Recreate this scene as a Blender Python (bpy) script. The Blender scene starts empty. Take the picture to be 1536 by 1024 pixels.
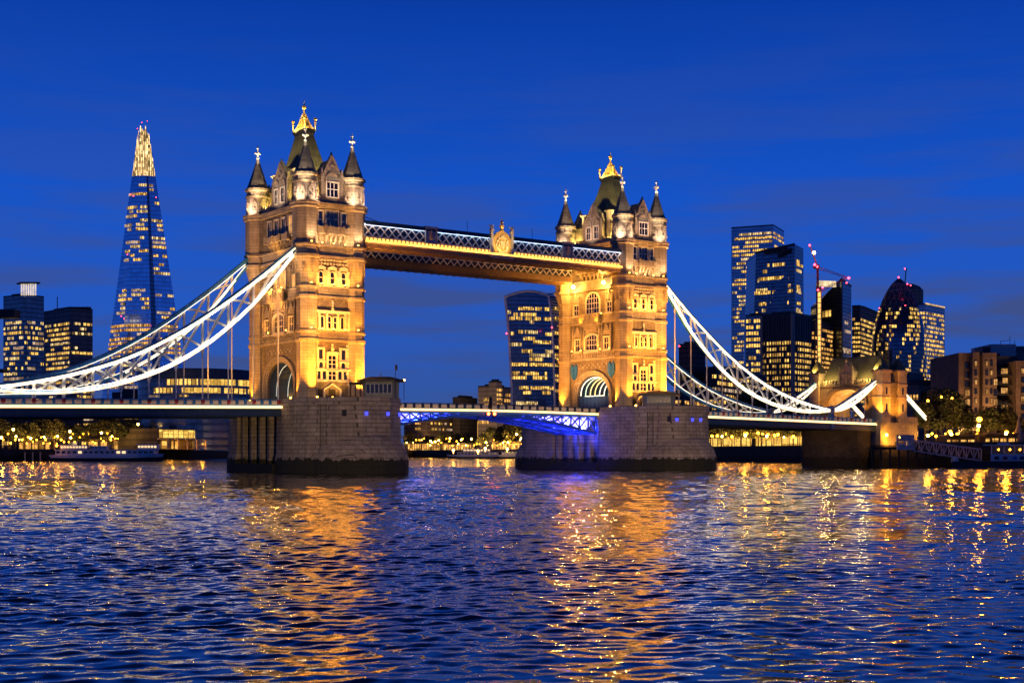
import bpy, bmesh, math, random
from mathutils import Vector, Matrix
R = math.radians
sc = bpy.context.scene
col = sc.collection
random.seed(7)

# ------------------------------------------------------------------ camera
CX, CY, CZ, TH, FP, V0 = -135.01, -257.86, 3.43, 0.63, 2096.0, 678.66
cam = bpy.data.cameras.new('camera'); camo = bpy.data.objects.new('camera', cam); col.objects.link(camo)
camo.location = (CX, CY, CZ); camo.rotation_euler = (R(90), 0, -TH)
cam.sensor_width = 36; cam.lens = FP / 1536 * 36; cam.shift_y = (V0 - 512) / 1536
cam.clip_end = 20000; cam.clip_start = 0.5
sc.camera = camo
sc.view_settings.view_transform = 'Standard'; sc.view_settings.look = 'None'
sc.view_settings.exposure = 0; sc.view_settings.gamma = 1
sc.render.engine = 'CYCLES'
sc.cycles.use_denoising = True
sc.cycles.max_bounces = 5; sc.cycles.diffuse_bounces = 2; sc.cycles.glossy_bounces = 4
sc.cycles.transmission_bounces = 2; sc.cycles.sample_clamp_indirect = 45; sc.cycles.sample_clamp_direct = 0
sc.cycles.caustics_reflective = False; sc.cycles.caustics_refractive = False
sc.cycles.use_light_tree = True

# ------------------------------------------------------------------ sky
w = bpy.data.worlds.new('World'); sc.world = w; w.use_nodes = True
nt = w.node_tree; N = nt.nodes; L = nt.links
bg = N['Background']
def wn(t, **k):
    n = N.new(t)
    for a, b in k.items(): setattr(n, a, b)
    return n
tc = wn('ShaderNodeTexCoord'); sp = wn('ShaderNodeSeparateXYZ'); L.new(tc.outputs['Generated'], sp.inputs[0])
rp = wn('ShaderNodeValToRGB'); L.new(sp.outputs['Z'], rp.inputs[0])
def ramp(r, stops):
    e = r.color_ramp.elements
    while len(e) < len(stops): e.new(0.5)
    for q, (p, c) in zip(e, stops):
        q.position = p; q.color = (*c, 1)
ramp(rp, [(0.0, (.044, .086, .27)), (.035, (.034, .092, .34)), (.10, (.018, .098, .52)), (.18, (.0078, .086, .56)), (.30, (.0032, .048, .385)), (.36, (.0020, .019, .15)), (.48, (.0012, .008, .06))])
# soft stratus clouds near the horizon
mp = wn('ShaderNodeMapping'); mp.inputs['Scale'].default_value = (2.4, 2.4, 24.0); L.new(tc.outputs['Generated'], mp.inputs[0])
nz = wn('ShaderNodeTexNoise'); nz.inputs['Scale'].default_value = 2.1; nz.inputs['Detail'].default_value = 5; nz.inputs['Roughness'].default_value = .5
L.new(mp.outputs[0], nz.inputs['Vector'])
cr = wn('ShaderNodeValToRGB'); ramp(cr, [(.44, (0, 0, 0)), (.62, (1, 1, 1))]); L.new(nz.outputs[0], cr.inputs[0])
hz = wn('ShaderNodeValToRGB'); ramp(hz, [(0.0, (1, 1, 1)), (.11, (.8, .8, .8)), (.19, (.3, .3, .3)), (.3, (0, 0, 0))]); L.new(sp.outputs['Z'], hz.inputs[0])
# clouds gather to the north-west
dt = wn('ShaderNodeVectorMath', operation='DOT_PRODUCT'); L.new(tc.outputs['Generated'], dt.inputs[0]); dt.inputs[1].default_value = (.85, .2, 0)
az = wn('ShaderNodeMapRange'); az.inputs[1].default_value = .45; az.inputs[2].default_value = .95; az.inputs[3].default_value = .75; az.inputs[4].default_value = 1.25
L.new(dt.outputs['Value'], az.inputs[0])
m1 = wn('ShaderNodeMath', operation='MULTIPLY'); L.new(cr.outputs[0], m1.inputs[0]); L.new(hz.outputs[0], m1.inputs[1])
m2 = wn('ShaderNodeMath', operation='MULTIPLY'); L.new(m1.outputs[0], m2.inputs[0]); L.new(az.outputs[0], m2.inputs[1])
mx = wn('ShaderNodeMixRGB'); L.new(m2.outputs[0], mx.inputs[0]); L.new(rp.outputs[0], mx.inputs[1]); mx.inputs[2].default_value = (.050, .078, .225, 1)
L.new(mx.outputs[0], bg.inputs[0]); bg.inputs[1].default_value = 1.0

# ------------------------------------------------------------------ helpers: placing
DV = (math.sin(TH), math.cos(TH)); RV = (math.cos(TH), -math.sin(TH))
def at(u, D, z=0.0):
    k = (u - 768) / FP
    return Vector((CX + (DV[0] + RV[0] * k) * D, CY + (DV[1] + RV[1] * k) * D, z))
def zv(v, D): return CZ + (V0 - v) * D / FP
WATER = -0.5

class MB:
    def __init__(s): s.v = []; s.f = []; s.m = []
    def add(s, vs, fs, mi=0):
        b = len(s.v); s.v += [tuple(q) for q in vs]
        for f in fs: s.f.append([b + i for i in f]); s.m.append(mi)
    def box(s, x0, x1, y0, y1, z0, z1, mi=0):
        vs = [(x, y, z) for z in (z0, z1) for y in (y0, y1) for x in (x0, x1)]
        s.add(vs, [(0, 2, 3, 1), (4, 5, 7, 6), (0, 1, 5, 4), (2, 6, 7, 3), (0, 4, 6, 2), (1, 3, 7, 5)], mi)
    def fbox(s, F, a0, a1, n0, n1, z0, z1, mi=0):
        vs = [F(a, n, z) for z in (z0, z1) for n in (n0, n1) for a in (a0, a1)]
        s.add(vs, [(0, 2, 3, 1), (4, 5, 7, 6), (0, 1, 5, 4), (2, 6, 7, 3), (0, 4, 6, 2), (1, 3, 7, 5)], mi)
    def prism(s, poly, z0, z1, mi=0, top=None):
        n = len(poly); t = top or poly
        vs = [(p[0], p[1], z0) for p in poly] + [(p[0], p[1], z1) for p in t]
        fs = [(i, (i + 1) % n, n + (i + 1) % n, n + i) for i in range(n)] + [list(range(n))[::-1], list(range(n, 2 * n))]
        s.add(vs, fs, mi)
    def fprism(s, F, poly, n0, n1, mi=0):
        n = len(poly)
        vs = [F(p[0], n0, p[1]) for p in poly] + [F(p[0], n1, p[1]) for p in poly]
        fs = [(i, (i + 1) % n, n + (i + 1) % n, n + i) for i in range(n)] + [list(range(n))[::-1], list(range(n, 2 * n))]
        s.add(vs, fs, mi)
    def fring(s, F, outer, inner, n0, n1, mi=0, closed=True):
        n = len(outer)
        vs = []
        for loop in (outer, inner):
            for nn in (n0, n1): vs += [F(p[0], nn, p[1]) for p in loop]
        fs = []
        for i in range(n if closed else n - 1):
            j = (i + 1) % n
            fs += [(n + i, n + j, 3 * n + j, 3 * n + i), (i, j, n + j, n + i), (2 * n + i, 3 * n + i, 3 * n + j, 2 * n + j)]
        if not closed:
            for i in (0, n - 1): fs.append((i, n + i, 3 * n + i, 2 * n + i))
        s.add(vs, fs, mi)
    def bar(s, p, q, wd, ht, mi=0, up=(0, 0, 1)):
        p = Vector(p); q = Vector(q); d = (q - p).normalized(); u = Vector(up)
        if abs(d.dot(u)) > .95: u = Vector((1, 0, 0)) if abs(d.x) < .9 else Vector((0, 1, 0))
        a = d.cross(u).normalized() * wd / 2; b = a.cross(d).normalized() * ht / 2
        vs = [c + sa * a + sb * b for c in (p, q) for sa, sb in ((-1, -1), (1, -1), (1, 1), (-1, 1))]
        s.add(vs, [(0, 1, 2, 3), (7, 6, 5, 4), (0, 4, 5, 1), (1, 5, 6, 2), (2, 6, 7, 3), (3, 7, 4, 0)], mi)
    def tube(s, pts, r, n=6, mi=0, r2=None):
        pts = [Vector(p) for p in pts]; rings = []
        for i, p in enumerate(pts):
            d = (pts[min(i + 1, len(pts) - 1)] - pts[max(i - 1, 0)]).normalized()
            u = Vector((0, 0, 1)) if abs(d.z) < .9 else Vector((1, 0, 0))
            a = d.cross(u).normalized(); b = a.cross(d)
            rr = r if r2 is None else r + (r2 - r) * i / max(1, len(pts) - 1)
            rings.append([p + rr * (math.cos(t) * a + math.sin(t) * b) for t in [2 * math.pi * k / n for k in range(n)]])
        vs = [q for g in rings for q in g]; fs = []
        for i in range(len(pts) - 1):
            for k in range(n): fs.append((i * n + k, i * n + (k + 1) % n, (i + 1) * n + (k + 1) % n, (i + 1) * n + k))
        fs += [list(range(n)), list(range((len(pts) - 1) * n, len(pts) * n))]
        s.add(vs, fs, mi)
    def lathe(s, c, prof, n=8, mi=0, rot=0.0, sx=1, sy=1, a0=0, a1=2 * math.pi):
        vs = []; full = abs(a1 - a0 - 2 * math.pi) < 1e-6
        for r, z in prof:
            for k in range(n if full else n + 1):
                t = rot + a0 + (a1 - a0) * k / n
                vs.append((c[0] + sx * r * math.cos(t), c[1] + sy * r * math.sin(t), z))
        m = n if full else n + 1; fs = []
        for i in range(len(prof) - 1):
            for k in range(n):
                k2 = (k + 1) % m
                fs.append((i * m + k, i * m + k2, (i + 1) * m + k2, (i + 1) * m + k))
        if full:
            if prof[0][0] > .01: fs.append(list(range(m))[::-1])
            if prof[-1][0] > .01: fs.append(list(range((len(prof) - 1) * m, len(prof) * m)))
        s.add(vs, fs, mi)
    def ball(s, c, r, n=8, mi=0, sz=1):
        pr = [(r * math.sin(math.pi * i / 6), c[2] - sz * r * math.cos(math.pi * i / 6)) for i in range(7)]
        pr[0] = (0.001, pr[0][1]); pr[-1] = (0.001, pr[-1][1])
        s.lathe(c, pr, n, mi)
    def build(s, name, mats, parent=None, loc=None, smooth=False):
        me = bpy.data.meshes.new(name)
        off = Vector(loc) if loc is not None else Vector((0, 0, 0))
        me.from_pydata([tuple(Vector(v) - off) for v in s.v], [], s.f)
        if not isinstance(mats, (list, tuple)): mats = [mats]
        for m in mats: me.materials.append(m)
        if len(mats) > 1: me.polygons.foreach_set('material_index', s.m)
        if smooth: me.polygons.foreach_set('use_smooth', [True] * len(me.polygons))
        bm = bmesh.new(); bm.from_mesh(me); bmesh.ops.recalc_face_normals(bm, faces=bm.faces); bm.to_mesh(me); bm.free()
        o = bpy.data.objects.new(name, me); col.objects.link(o)
        if parent is not None: o.parent = parent
        if loc is not None and parent is None: o.location = loc
        return o

def tag(o, label=None, cat=None, group=None, kind=None):
    if label: o['label'] = label
    if cat: o['category'] = cat
    if group: o['group'] = group
    if kind: o['kind'] = kind
    return o
def empty(name, loc, label, cat, group=None, rz=0):
    o = bpy.data.objects.new(name, None); col.objects.link(o); o.location = loc; o.rotation_euler = (0, 0, rz)
    o.empty_display_size = .5
    return tag(o, label, cat, group)
def copy_tree(o, parent=None):
    c = o.copy(); col.objects.link(c); c.parent = parent
    for ch in list(o.children): copy_tree(ch, c)
    return c
def spot(loc, target, power, color, angle=60, blend=.6, rad=.15):
    l = bpy.data.lights.new('floodlight', 'SPOT'); l.energy = power; l.color = color; l.spot_size = R(angle); l.spot_blend = blend; l.shadow_soft_size = rad
    o = bpy.data.objects.new('floodlight', l); col.objects.link(o); o.location = loc
    o.rotation_euler = (Vector(target) - Vector(loc)).to_track_quat('-Z', 'Y').to_euler(); return o
def point(loc, power, color, rad=.2):
    l = bpy.data.lights.new('lamp_light', 'POINT'); l.energy = power; l.color = color; l.shadow_soft_size = rad
    o = bpy.data.objects.new('lamp_light', l); col.objects.link(o); o.location = loc; return o
def area(loc, target, power, color, sx, sy, axis=None):
    l = bpy.data.lights.new('strip_floodlight', 'AREA'); l.shape = 'RECTANGLE'; l.size = sx; l.size_y = sy; l.energy = power; l.color = color
    o = bpy.data.objects.new('strip_floodlight', l); col.objects.link(o); o.location = loc
    d = (Vector(target) - Vector(loc)).normalized(); ax = Vector(axis).normalized(); ax = (ax - d * ax.dot(d)).normalized()
    zz = -d; yy = zz.cross(ax); o.rotation_euler = Matrix((ax, yy, zz)).transposed().to_euler(); return o

# ------------------------------------------------------------------ materials
class MT:
    def __init__(s, name):
        s.m = bpy.data.materials.new(name); s.m.use_nodes = True; s.nt = s.m.node_tree; s.b = s.nt.nodes['Principled BSDF']
    def n(s, t, **k):
        o = s.nt.nodes.new(t)
        for a, b in k.items(): setattr(o, a, b)
        return o
    def l(s, a, b): s.nt.links.new(a, b)
    def pos(s):
        g = s.n('ShaderNodeNewGeometry'); return g.outputs['Position']
    def math(s, op, a, b=None, c=None):
        o = s.n('ShaderNodeMath', operation=op)
        for i, q in enumerate((a, b, c)):
            if q is None: continue
            if isinstance(q, (int, float)): o.inputs[i].default_value = q
            else: s.l(q, o.inputs[i])
        return o.outputs[0]
    def mix(s, f, a, b, bt='MIX'):
        o = s.n('ShaderNodeMixRGB', blend_type=bt)
        for i, q in enumerate((f, a, b)):
            if isinstance(q, (int, float)): o.inputs[i].default_value = q
            elif isinstance(q, tuple): o.inputs[i].default_value = (*q, 1)
            else: s.l(q, o.inputs[i])
        return o.outputs[0]
    def noise(s, vec, scale, detail=4, rough=.55):
        o = s.n('ShaderNodeTexNoise'); o.inputs['Scale'].default_value = scale; o.inputs['Detail'].default_value = detail; o.inputs['Roughness'].default_value = rough
        s.l(vec, o.inputs['Vector']); return o.outputs['Fac']
    def rampv(s, f, stops):
        o = s.n('ShaderNodeValToRGB'); ramp(o, stops); s.l(f, o.inputs[0]); return o.outputs[0]
    def wallvec(s, ku=1.0, kz=1.0):
        sp = s.n('ShaderNodeSeparateXYZ'); s.l(s.pos(), sp.inputs[0])
        c = s.n('ShaderNodeCombineXYZ'); s.l(s.math('MULTIPLY', s.math('ADD', sp.outputs[0], sp.outputs[1]), ku), c.inputs[0]); s.l(s.math('MULTIPLY', sp.outputs[2], kz), c.inputs[1])
        return c.outputs[0], sp
    def bump(s, h, st, dist=.05):
        o = s.n('ShaderNodeBump'); o.inputs['Strength'].default_value = st; o.inputs['Distance'].default_value = dist
        s.l(h, o.inputs['Height']); s.l(o.outputs[0], s.b.inputs['Normal'])

def plain(name, c, rough=.6, metal=0.0, var=.25, sc_=1.5, spec=None):
    t = MT(name); f = t.noise(t.pos(), sc_, 5)
    a = tuple(x * (1 - var) for x in c); b = tuple(min(1, x * (1 + var)) for x in c)
    t.l(t.rampv(f, [(.3, a), (.7, b)]), t.b.inputs['Base Color']); t.b.inputs['Roughness'].default_value = rough; t.b.inputs['Metallic'].default_value = metal
    if spec is not None: t.b.inputs['Specular IOR Level'].default_value = spec
    return t.m
def masonry(name, c1, c2, mortar, bw, bh, bumpst=.5, algae=False):
    t = MT(name); vec, sp = t.wallvec()
    br = t.n('ShaderNodeTexBrick'); t.l(vec, br.inputs['Vector'])
    br.inputs['Color1'].default_value = (*c1, 1); br.inputs['Color2'].default_value = (*c2, 1); br.inputs['Mortar'].default_value = (*mortar, 1)
    br.inputs['Scale'].default_value = 1; br.inputs['Mortar Size'].default_value = .045 if algae else .03; br.inputs['Brick Width'].default_value = bw; br.inputs['Row Height'].default_value = bh; br.inputs['Bias'].default_value = -.1
    n1 = t.noise(t.pos(), .35, 6, .6); n2 = t.noise(t.pos(), 3.5, 4, .6)
    c = t.mix(.75, br.outputs['Color'], t.rampv(n1, [(.3, (.55, .52, .5)), (.7, (1.15, 1.1, 1.05))]), 'MULTIPLY')
    c = t.mix(.5, c, t.rampv(n2, [(.3, (.7, .7, .7)), (.7, (1.2, 1.2, 1.2))]), 'MULTIPLY')
    # rain streaks below ledges
    mpn = t.n('ShaderNodeMapping'); mpn.inputs['Scale'].default_value = (1.6, 1.6, .12); t.l(t.pos(), mpn.inputs[0])
    st = t.noise(mpn.outputs[0], 1.2, 4)
    c = t.mix(.45, c, t.rampv(st, [(.35, (.5, .48, .46)), (.62, (1.1, 1.1, 1.1))]), 'MULTIPLY')
    if algae:
        mq = t.n('ShaderNodeMapping'); mq.inputs['Scale'].default_value = (1, 1, .3); t.l(t.pos(), mq.inputs[0])
        a = t.noise(mq.outputs[0], .9, 6, .65)
        h = t.math('ADD', sp.outputs[2], t.math('MULTIPLY', a, -2.6))
        f = t.rampv(t.math('MULTIPLY_ADD', h, .5, .1), [(.48, (1, 1, 1)), (.60, (0, 0, 0))])
        c = t.mix(f, c, t.rampv(n2, [(.3, (.006, .008, .005)), (.75, (.035, .035, .02))]))
    t.l(c, t.b.inputs['Base Color']); t.b.inputs['Roughness'].default_value = .85
    hgt = t.math('ADD', t.math('MULTIPLY', br.outputs['Fac'], -1.0), t.math('MULTIPLY', n2, .6)); t.bump(hgt, bumpst, .06)
    return t.m
def emit(name, c, s, nvar=0.0, nscale=1.0):
    t = MT(name); t.b.inputs['Base Color'].default_value = (*[min(.6, x * .6) for x in c], 1); t.b.inputs['Emission Color'].default_value = (*c, 1); t.b.inputs['Emission Strength'].default_value = s
    if nvar:
        f = t.noise(t.pos(), nscale, 4, .65); o = t.n('ShaderNodeMapRange'); t.l(f, o.inputs[0]); o.inputs[1].default_value = .35; o.inputs[2].default_value = .65; o.inputs[3].default_value = s * (1 - nvar); o.inputs[4].default_value = s
        t.l(o.outputs[0], t.b.inputs['Emission Strength'])
    return t.m
def litwin(name, c, s, pane, mull=.13, lo=.25, zc=3.6):
    """a run of lit office glazing: mullions and rooms of unequal brightness"""
    t = MT(name); sp = t.n('ShaderNodeSeparateXYZ'); t.l(t.pos(), sp.inputs[0])
    h = t.math('ADD', t.math('MULTIPLY', sp.outputs[0], RV[0]), t.math('MULTIPLY', sp.outputs[1], RV[1]))
    u = t.math('DIVIDE', h, pane); cell = t.math('FLOOR', u); fr = t.math('SUBTRACT', u, cell); zz = t.math('FLOOR', t.math('DIVIDE', sp.outputs[2], zc))
    cv = t.n('ShaderNodeCombineXYZ'); t.l(cell, cv.inputs[0]); t.l(zz, cv.inputs[1])
    wnz = t.n('ShaderNodeTexWhiteNoise'); t.l(cv.outputs[0], wnz.inputs['Vector'])
    br = t.n('ShaderNodeMapRange'); t.l(wnz.outputs['Value'], br.inputs[0]); br.inputs[3].default_value = lo; br.inputs[4].default_value = 1.25
    fine = t.noise(t.pos(), .9, 3); fm = t.n('ShaderNodeMapRange'); t.l(fine, fm.inputs[0]); fm.inputs[1].default_value = .3; fm.inputs[2].default_value = .7; fm.inputs[3].default_value = .45; fm.inputs[4].default_value = 1.3
    on = t.math('GREATER_THAN', fr, mull)
    e = t.math('MULTIPLY', t.math('MULTIPLY', br.outputs[0], fm.outputs[0]), t.math('MULTIPLY', on, s))
    t.b.inputs['Base Color'].default_value = (.03, .03, .035, 1); t.b.inputs['Emission Color'].default_value = (*c, 1)
    hue = t.mix(wnz.outputs['Value'], c, (c[0], c[1] * 1.12, min(1, c[2] * 1.5))); t.l(hue, t.b.inputs['Emission Color'])
    t.l(e, t.b.inputs['Emission Strength']); t.b.inputs['Roughness'].default_value = .5; t.b.inputs['Specular IOR Level'].default_value = .1
    return t.m
def curtain(name, c1, c2, pane=3.0, fh=3.8, rough=.12, metal=.0, spec=.8, lines=.5, dirvec=RV):
    """unlit curtain wall: floor bands and mullions"""
    t = MT(name); sp = t.n('ShaderNodeSeparateXYZ'); t.l(t.pos(), sp.inputs[0])
    h = t.math('ADD', t.math('MULTIPLY', sp.outputs[0], dirvec[0]), t.math('MULTIPLY', sp.outputs[1], dirvec[1]))
    u = t.math('DIVIDE', h, pane); z = t.math('DIVIDE', sp.outputs[2], fh)
    fz = t.math('FRACT', z); fu = t.math('FRACT', u)
    band = t.math('GREATER_THAN', fz, .62); mu = t.math('LESS_THAN', fu, .16)
    cv = t.n('ShaderNodeCombineXYZ'); t.l(t.math('FLOOR', u), cv.inputs[0]); t.l(t.math('FLOOR', z), cv.inputs[1])
    wz = t.n('ShaderNodeTexWhiteNoise'); t.l(cv.outputs[0], wz.inputs['Vector'])
    c = t.mix(wz.outputs['Value'], c1, c2); k = t.math('MAXIMUM', t.math('MULTIPLY', band, lines), t.math('MULTIPLY', mu, lines * .8))
    c = t.mix(k, c, tuple(x * .35 for x in c1)); t.l(c, t.b.inputs['Base Color'])
    t.l(t.math('ADD', t.math('MULTIPLY', k, .35), rough), t.b.inputs['Roughness']); t.b.inputs['Metallic'].default_value = metal; t.b.inputs['Specular IOR Level'].default_value = spec
    n = t.n('ShaderNodeBump'); n.inputs['Strength'].default_value = .08; n.inputs['Distance'].default_value = .3; t.l(wz.outputs['Value'], n.inputs['Height']); t.l(n.outputs[0], t.b.inputs['Normal'])
    return t.m

WARM = (1.0, .345, .022); GOLD = (1.0, .43, .05); WHITE = (1.0, .86, .66)
M = {}
M['stone'] = masonry('ashlar_stone', (.31, .26, .195), (.205, .17, .13), (.095, .08, .06), 1.1, .42, .7)
M['portland'] = plain('pale_portland_stone', (.66, .60, .50), .7, 0, .16, 1.5)
M['dressed'] = masonry('dressed_stone', (.45, .40, .325), (.37, .325, .265), (.22, .19, .15), 1.6, .62, .4)
M['rough'] = masonry('rubble_stone', (.33, .27, .21), (.21, .17, .13), (.09, .075, .06), .75, .36, .9)
M['pier'] = masonry('pier_granite', (.42, .375, .33), (.32, .285, .25), (.10, .088, .078), 2.1, .82, .9, algae=True)
M['slate'] = masonry('roof_slate', (.30, .285, .26), (.20, .19, .175), (.09, .085, .08), .7, .32, .5)
M['roof'] = masonry('weathered_lead_roof', (.20, .20, .12), (.16, .16, .095), (.09, .09, .06), 1.6, 4.0, .3)
M['grey_stone'] = masonry('shade_darkened_limestone', (.20, .19, .19), (.16, .155, .155), (.09, .09, .09), 1.8, .7, .3)  # pale limestone, its colour darkened for the shade the hall stands in
M['gold'] = plain('gilded_metal', (.85, .56, .16), .45, .3, .2, 2)
M['pane'] = plain('dark_window_glass', (.012, .014, .02), .12, 0, .5, .8, .8)
M['warmpane'] = emit('lit_window_glass', (1, .52, .14), 1.1, .85, .9)
M['blue'] = plain('blue_painted_steel', (.03, .18, .46), .42, 0, .2, .7)
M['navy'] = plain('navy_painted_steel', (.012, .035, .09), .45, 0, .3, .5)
M['white'] = plain('white_painted_steel', (.70, .70, .68), .4, 0, .1, .6)
M['led'] = emit('white_led_strip', (1, .70, .38), 5.0, .6, .7)
M['brace_fill'] = emit('brace_fill_strip', (1, .80, .52), 10.0)
M['brace_fill_dim'] = emit('dim_brace_fill_strip', (1, .80, .55), 3.0)
M['lattice_fill'] = emit('cool_lattice_fill', (.55, .74, 1), 16.0)
M['deckled'] = emit('warm_white_led_strip', (1, .58, .22), 3.6, .15, .3)
M['goldled'] = emit('golden_light_strip', (1, .46, .07), 4.5, .55, .9)
M['cream'] = plain('cream_painted_iron', (.62, .53, .40), .6, 0, .35, 6)
M['red'] = plain('red_painted_iron', (.32, .03, .04), .5)
M['redlamp'] = emit('red_lamp', (1, .03, .05), 18)
M['bluelamp'] = emit('blue_lamp', (.05, .06, 1.0), 2.2)
M['lamp'] = emit('warm_lamp_globe', (1, .32, .012), 34)
M['lampw'] = emit('white_lamp_globe', (1, .50, .09), 40)
M['dark'] = plain('dark_painted_metal', (.018, .02, .022), .55)
M['road'] = plain('asphalt', (.05, .05, .05), .8, 0, .3, 2)
M['wood'] = plain('dark_timber', (.03, .024, .02), .8, 0, .4, 3)

# ------------------------------------------------------------------ water and banks
def water_mat():
    t = MT('river_water'); b = t.b
    b.inputs['Base Color'].default_value = (.003, .009, .020, 1); b.inputs['Roughness'].default_value = .03; b.inputs['IOR'].default_value = 1.33
    b.inputs['Specular IOR Level'].default_value = .55
    p = t.pos()
    sp = t.n('ShaderNodeSeparateXYZ'); t.l(p, sp.inputs[0])
    px_, py_ = t.math('SUBTRACT', sp.outputs[0], CX), t.math('SUBTRACT', sp.outputs[1], CY)
    dep = t.math('ADD', t.math('MULTIPLY', px_, DV[0]), t.math('MULTIPLY', py_, DV[1]))
    lat = t.math('ADD', t.math('MULTIPLY', px_, RV[0]), t.math('MULTIPLY', py_, RV[1]))
    def layer(sl, sd, det, rg, off):
        c = t.n('ShaderNodeCombineXYZ'); t.l(t.math('MULTIPLY', lat, sl), c.inputs[0]); t.l(t.math('MULTIPLY', dep, sd), c.inputs[1]); c.inputs[2].default_value = off
        return t.noise(c.outputs[0], 1.0, det, rg)
    def fade(lo, hi, a, b_):
        m = t.n('ShaderNodeMapRange'); t.l(dep, m.inputs[0]); m.inputs[1].default_value = lo; m.inputs[2].default_value = hi; m.inputs[3].default_value = a; m.inputs[4].default_value = b_; return m.outputs[0]
    fine = layer(3.5, 4.5, 2, .5, 0); far_ = layer(.9, .12, 3, .62, 7)
    h = t.math('ADD', t.math('MULTIPLY', fine, .0018), t.math('MULTIPLY', far_, fade(140, 380, 0, .5)))
    o = t.n('ShaderNodeBump'); o.inputs['Strength'].default_value = 1; o.inputs['Distance'].default_value = 1.0; t.l(h, o.inputs['Height']); t.l(o.outputs[0], b.inputs['Normal'])
    ro = t.n('ShaderNodeMapRange'); t.l(dep, ro.inputs[0]); ro.inputs[1].default_value = 60; ro.inputs[2].default_value = 300; ro.inputs[3].default_value = .02; ro.inputs[4].default_value = .05; t.l(ro.outputs[0], b.inputs['Roughness'])
    gl = t.n('ShaderNodeBsdfGlossy'); gl.inputs['Color'].default_value = (.9, .9, .9, 1); t.l(ro.outputs[0], gl.inputs['Roughness']); t.l(o.outputs[0], gl.inputs['Normal'])
    ms = t.n('ShaderNodeMixShader'); ms.inputs[0].default_value = .05; t.l(b.outputs[0], ms.inputs[1]); t.l(gl.outputs[0], ms.inputs[2]); t.l(ms.outputs[0], t.nt.nodes['Material Output'].inputs['Surface'])
    return t.m
M['water'] = water_mat()
import numpy as np
def river():
    """one sheet: real waves out to 420 m, finer near the near bank, flat water beyond"""
    ds = [12.0]
    while ds[-1] < 420: ds.append(ds[-1] + max(.1, .0026 * ds[-1]))
    ds = np.array(ds); fr = np.linspace(-1, 1, 1001); half = .52 * ds + 30
    Dg = np.repeat(ds[:, None], len(fr), 1); Xg = half[:, None] * fr[None, :]; spc = np.maximum(.1, .0026 * Dg)
    wx = CX + DV[0] * Dg + RV[0] * Xg; wy = CY + DV[1] * Dg + RV[1] * Xg
    rng = np.random.default_rng(3); z = np.zeros_like(wx); n = 96
    for lam, ang, ph in zip(np.geomspace(.33, 9.0, n), rng.normal(TH + .1, 1.15, n), rng.uniform(0, 6.28, n)):
        k = 2 * math.pi / lam; sl = SLOPE * (1.12 if lam < 1.1 else .5 if lam < 2.2 else .40 * np.clip(Dg / 110, .35, 1))
        z += sl / k * np.sin(k * (wx * math.sin(ang) + wy * math.cos(ang)) + ph) * np.clip((lam / spc - 2.6) / 2.0, 0, 1)
    gust = 1 + .32 * np.sin(wx * .11 + 1.3) * np.sin(wy * .083 + .4) + .22 * np.sin(wx * .041 - wy * .057 + 2) + .15 * np.sin(wx * .31 + wy * .27)
    z = WATER + z * gust * np.clip((420 - Dg) / 60, 0, 1) * np.clip((Dg - 12) / 2, 0, 1) * np.clip((1 - np.abs(fr))[None, :] / .04, 0, 1)
    nd, nx = len(ds), len(fr); v = np.stack([wx, wy, z], -1).reshape(-1, 3)
    idx = np.arange(nd * nx).reshape(nd, nx); q = np.stack([idx[:-1, :-1], idx[:-1, 1:], idx[1:, 1:], idx[1:, :-1]], -1).reshape(-1, 4)
    B = 9000; w2 = lambda D, X: (CX + DV[0] * D + RV[0] * X, CY + DV[1] * D + RV[1] * X, WATER)
    b = len(v)
    ext = [w2(-B, -B), w2(-B, B), w2(B, B), w2(B, -B), w2(ds[0], -half[0]), w2(ds[0], half[0]), w2(ds[-1], half[-1]), w2(ds[-1], -half[-1])]
    v = np.concatenate([v, np.array(ext)]); q = np.concatenate([q, np.array([(b, b + 1, b + 5, b + 4), (b + 1, b + 2, b + 6, b + 5), (b + 2, b + 3, b + 7, b + 6), (b + 3, b, b + 4, b + 7)])])
    me = bpy.data.meshes.new('river'); me.vertices.add(len(v)); me.vertices.foreach_set('co', v.astype(np.float32).ravel()); me.loops.add(len(q) * 4); me.loops.foreach_set('vertex_index', q.astype(np.int32).ravel())
    me.polygons.add(len(q)); me.polygons.foreach_set('loop_start', np.arange(0, len(q) * 4, 4, dtype=np.int32)); me.polygons.foreach_set('use_smooth', np.ones(len(q), dtype=bool)); me.update(calc_edges=True)
    me.materials.append(M['water']); o = bpy.data.objects.new('river', me); col.objects.link(o)
    tag(o, 'dark blue rippled river with golden reflections of the lights', 'river', kind='structure')
SLOPE = .028
river()
BANK = [(-420, 470), (-120, 600), (100, 660), (240, 760), (350, 900), (480, 1060), (620, 1180), (700, 1080), (800, 960), (950, 780), (1070, 620), (1200, 545), (1262, 478), (1298, 400), (1318, 379), (1420, 380), (1700, 372)]
BTOP = [5.0, 5.0, 5.0, 5.0, 5.0, 5.2, 5.4, 5.6, 5.8, 6, 6.2, 6.2, 6.2, 6.2, 6.4, 6.4, 6.4]
def bank_pt(u):
    for i in range(len(BANK) - 1):
        (a, Da), (b, Db) = BANK[i], BANK[i + 1]
        if a <= u <= b:
            f = (u - a) / (b - a); return Da + (Db - Da) * f, BTOP[i] + (BTOP[i + 1] - BTOP[i]) * f
    return (BANK[0][1], 5.0) if u < 0 else (BANK[-1][1], 6.4)
M['quay'] = masonry('embankment_wall', (.075, .07, .06), (.05, .046, .04), (.03, .03, .027), 1.8, .6, .6, algae=True)
M['paving'] = plain('promenade_paving', (.16, .14, .12), .8, 0, .3, .3)
mb = MB(); n = len(BANK); top = []; bot = []; far = []
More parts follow.
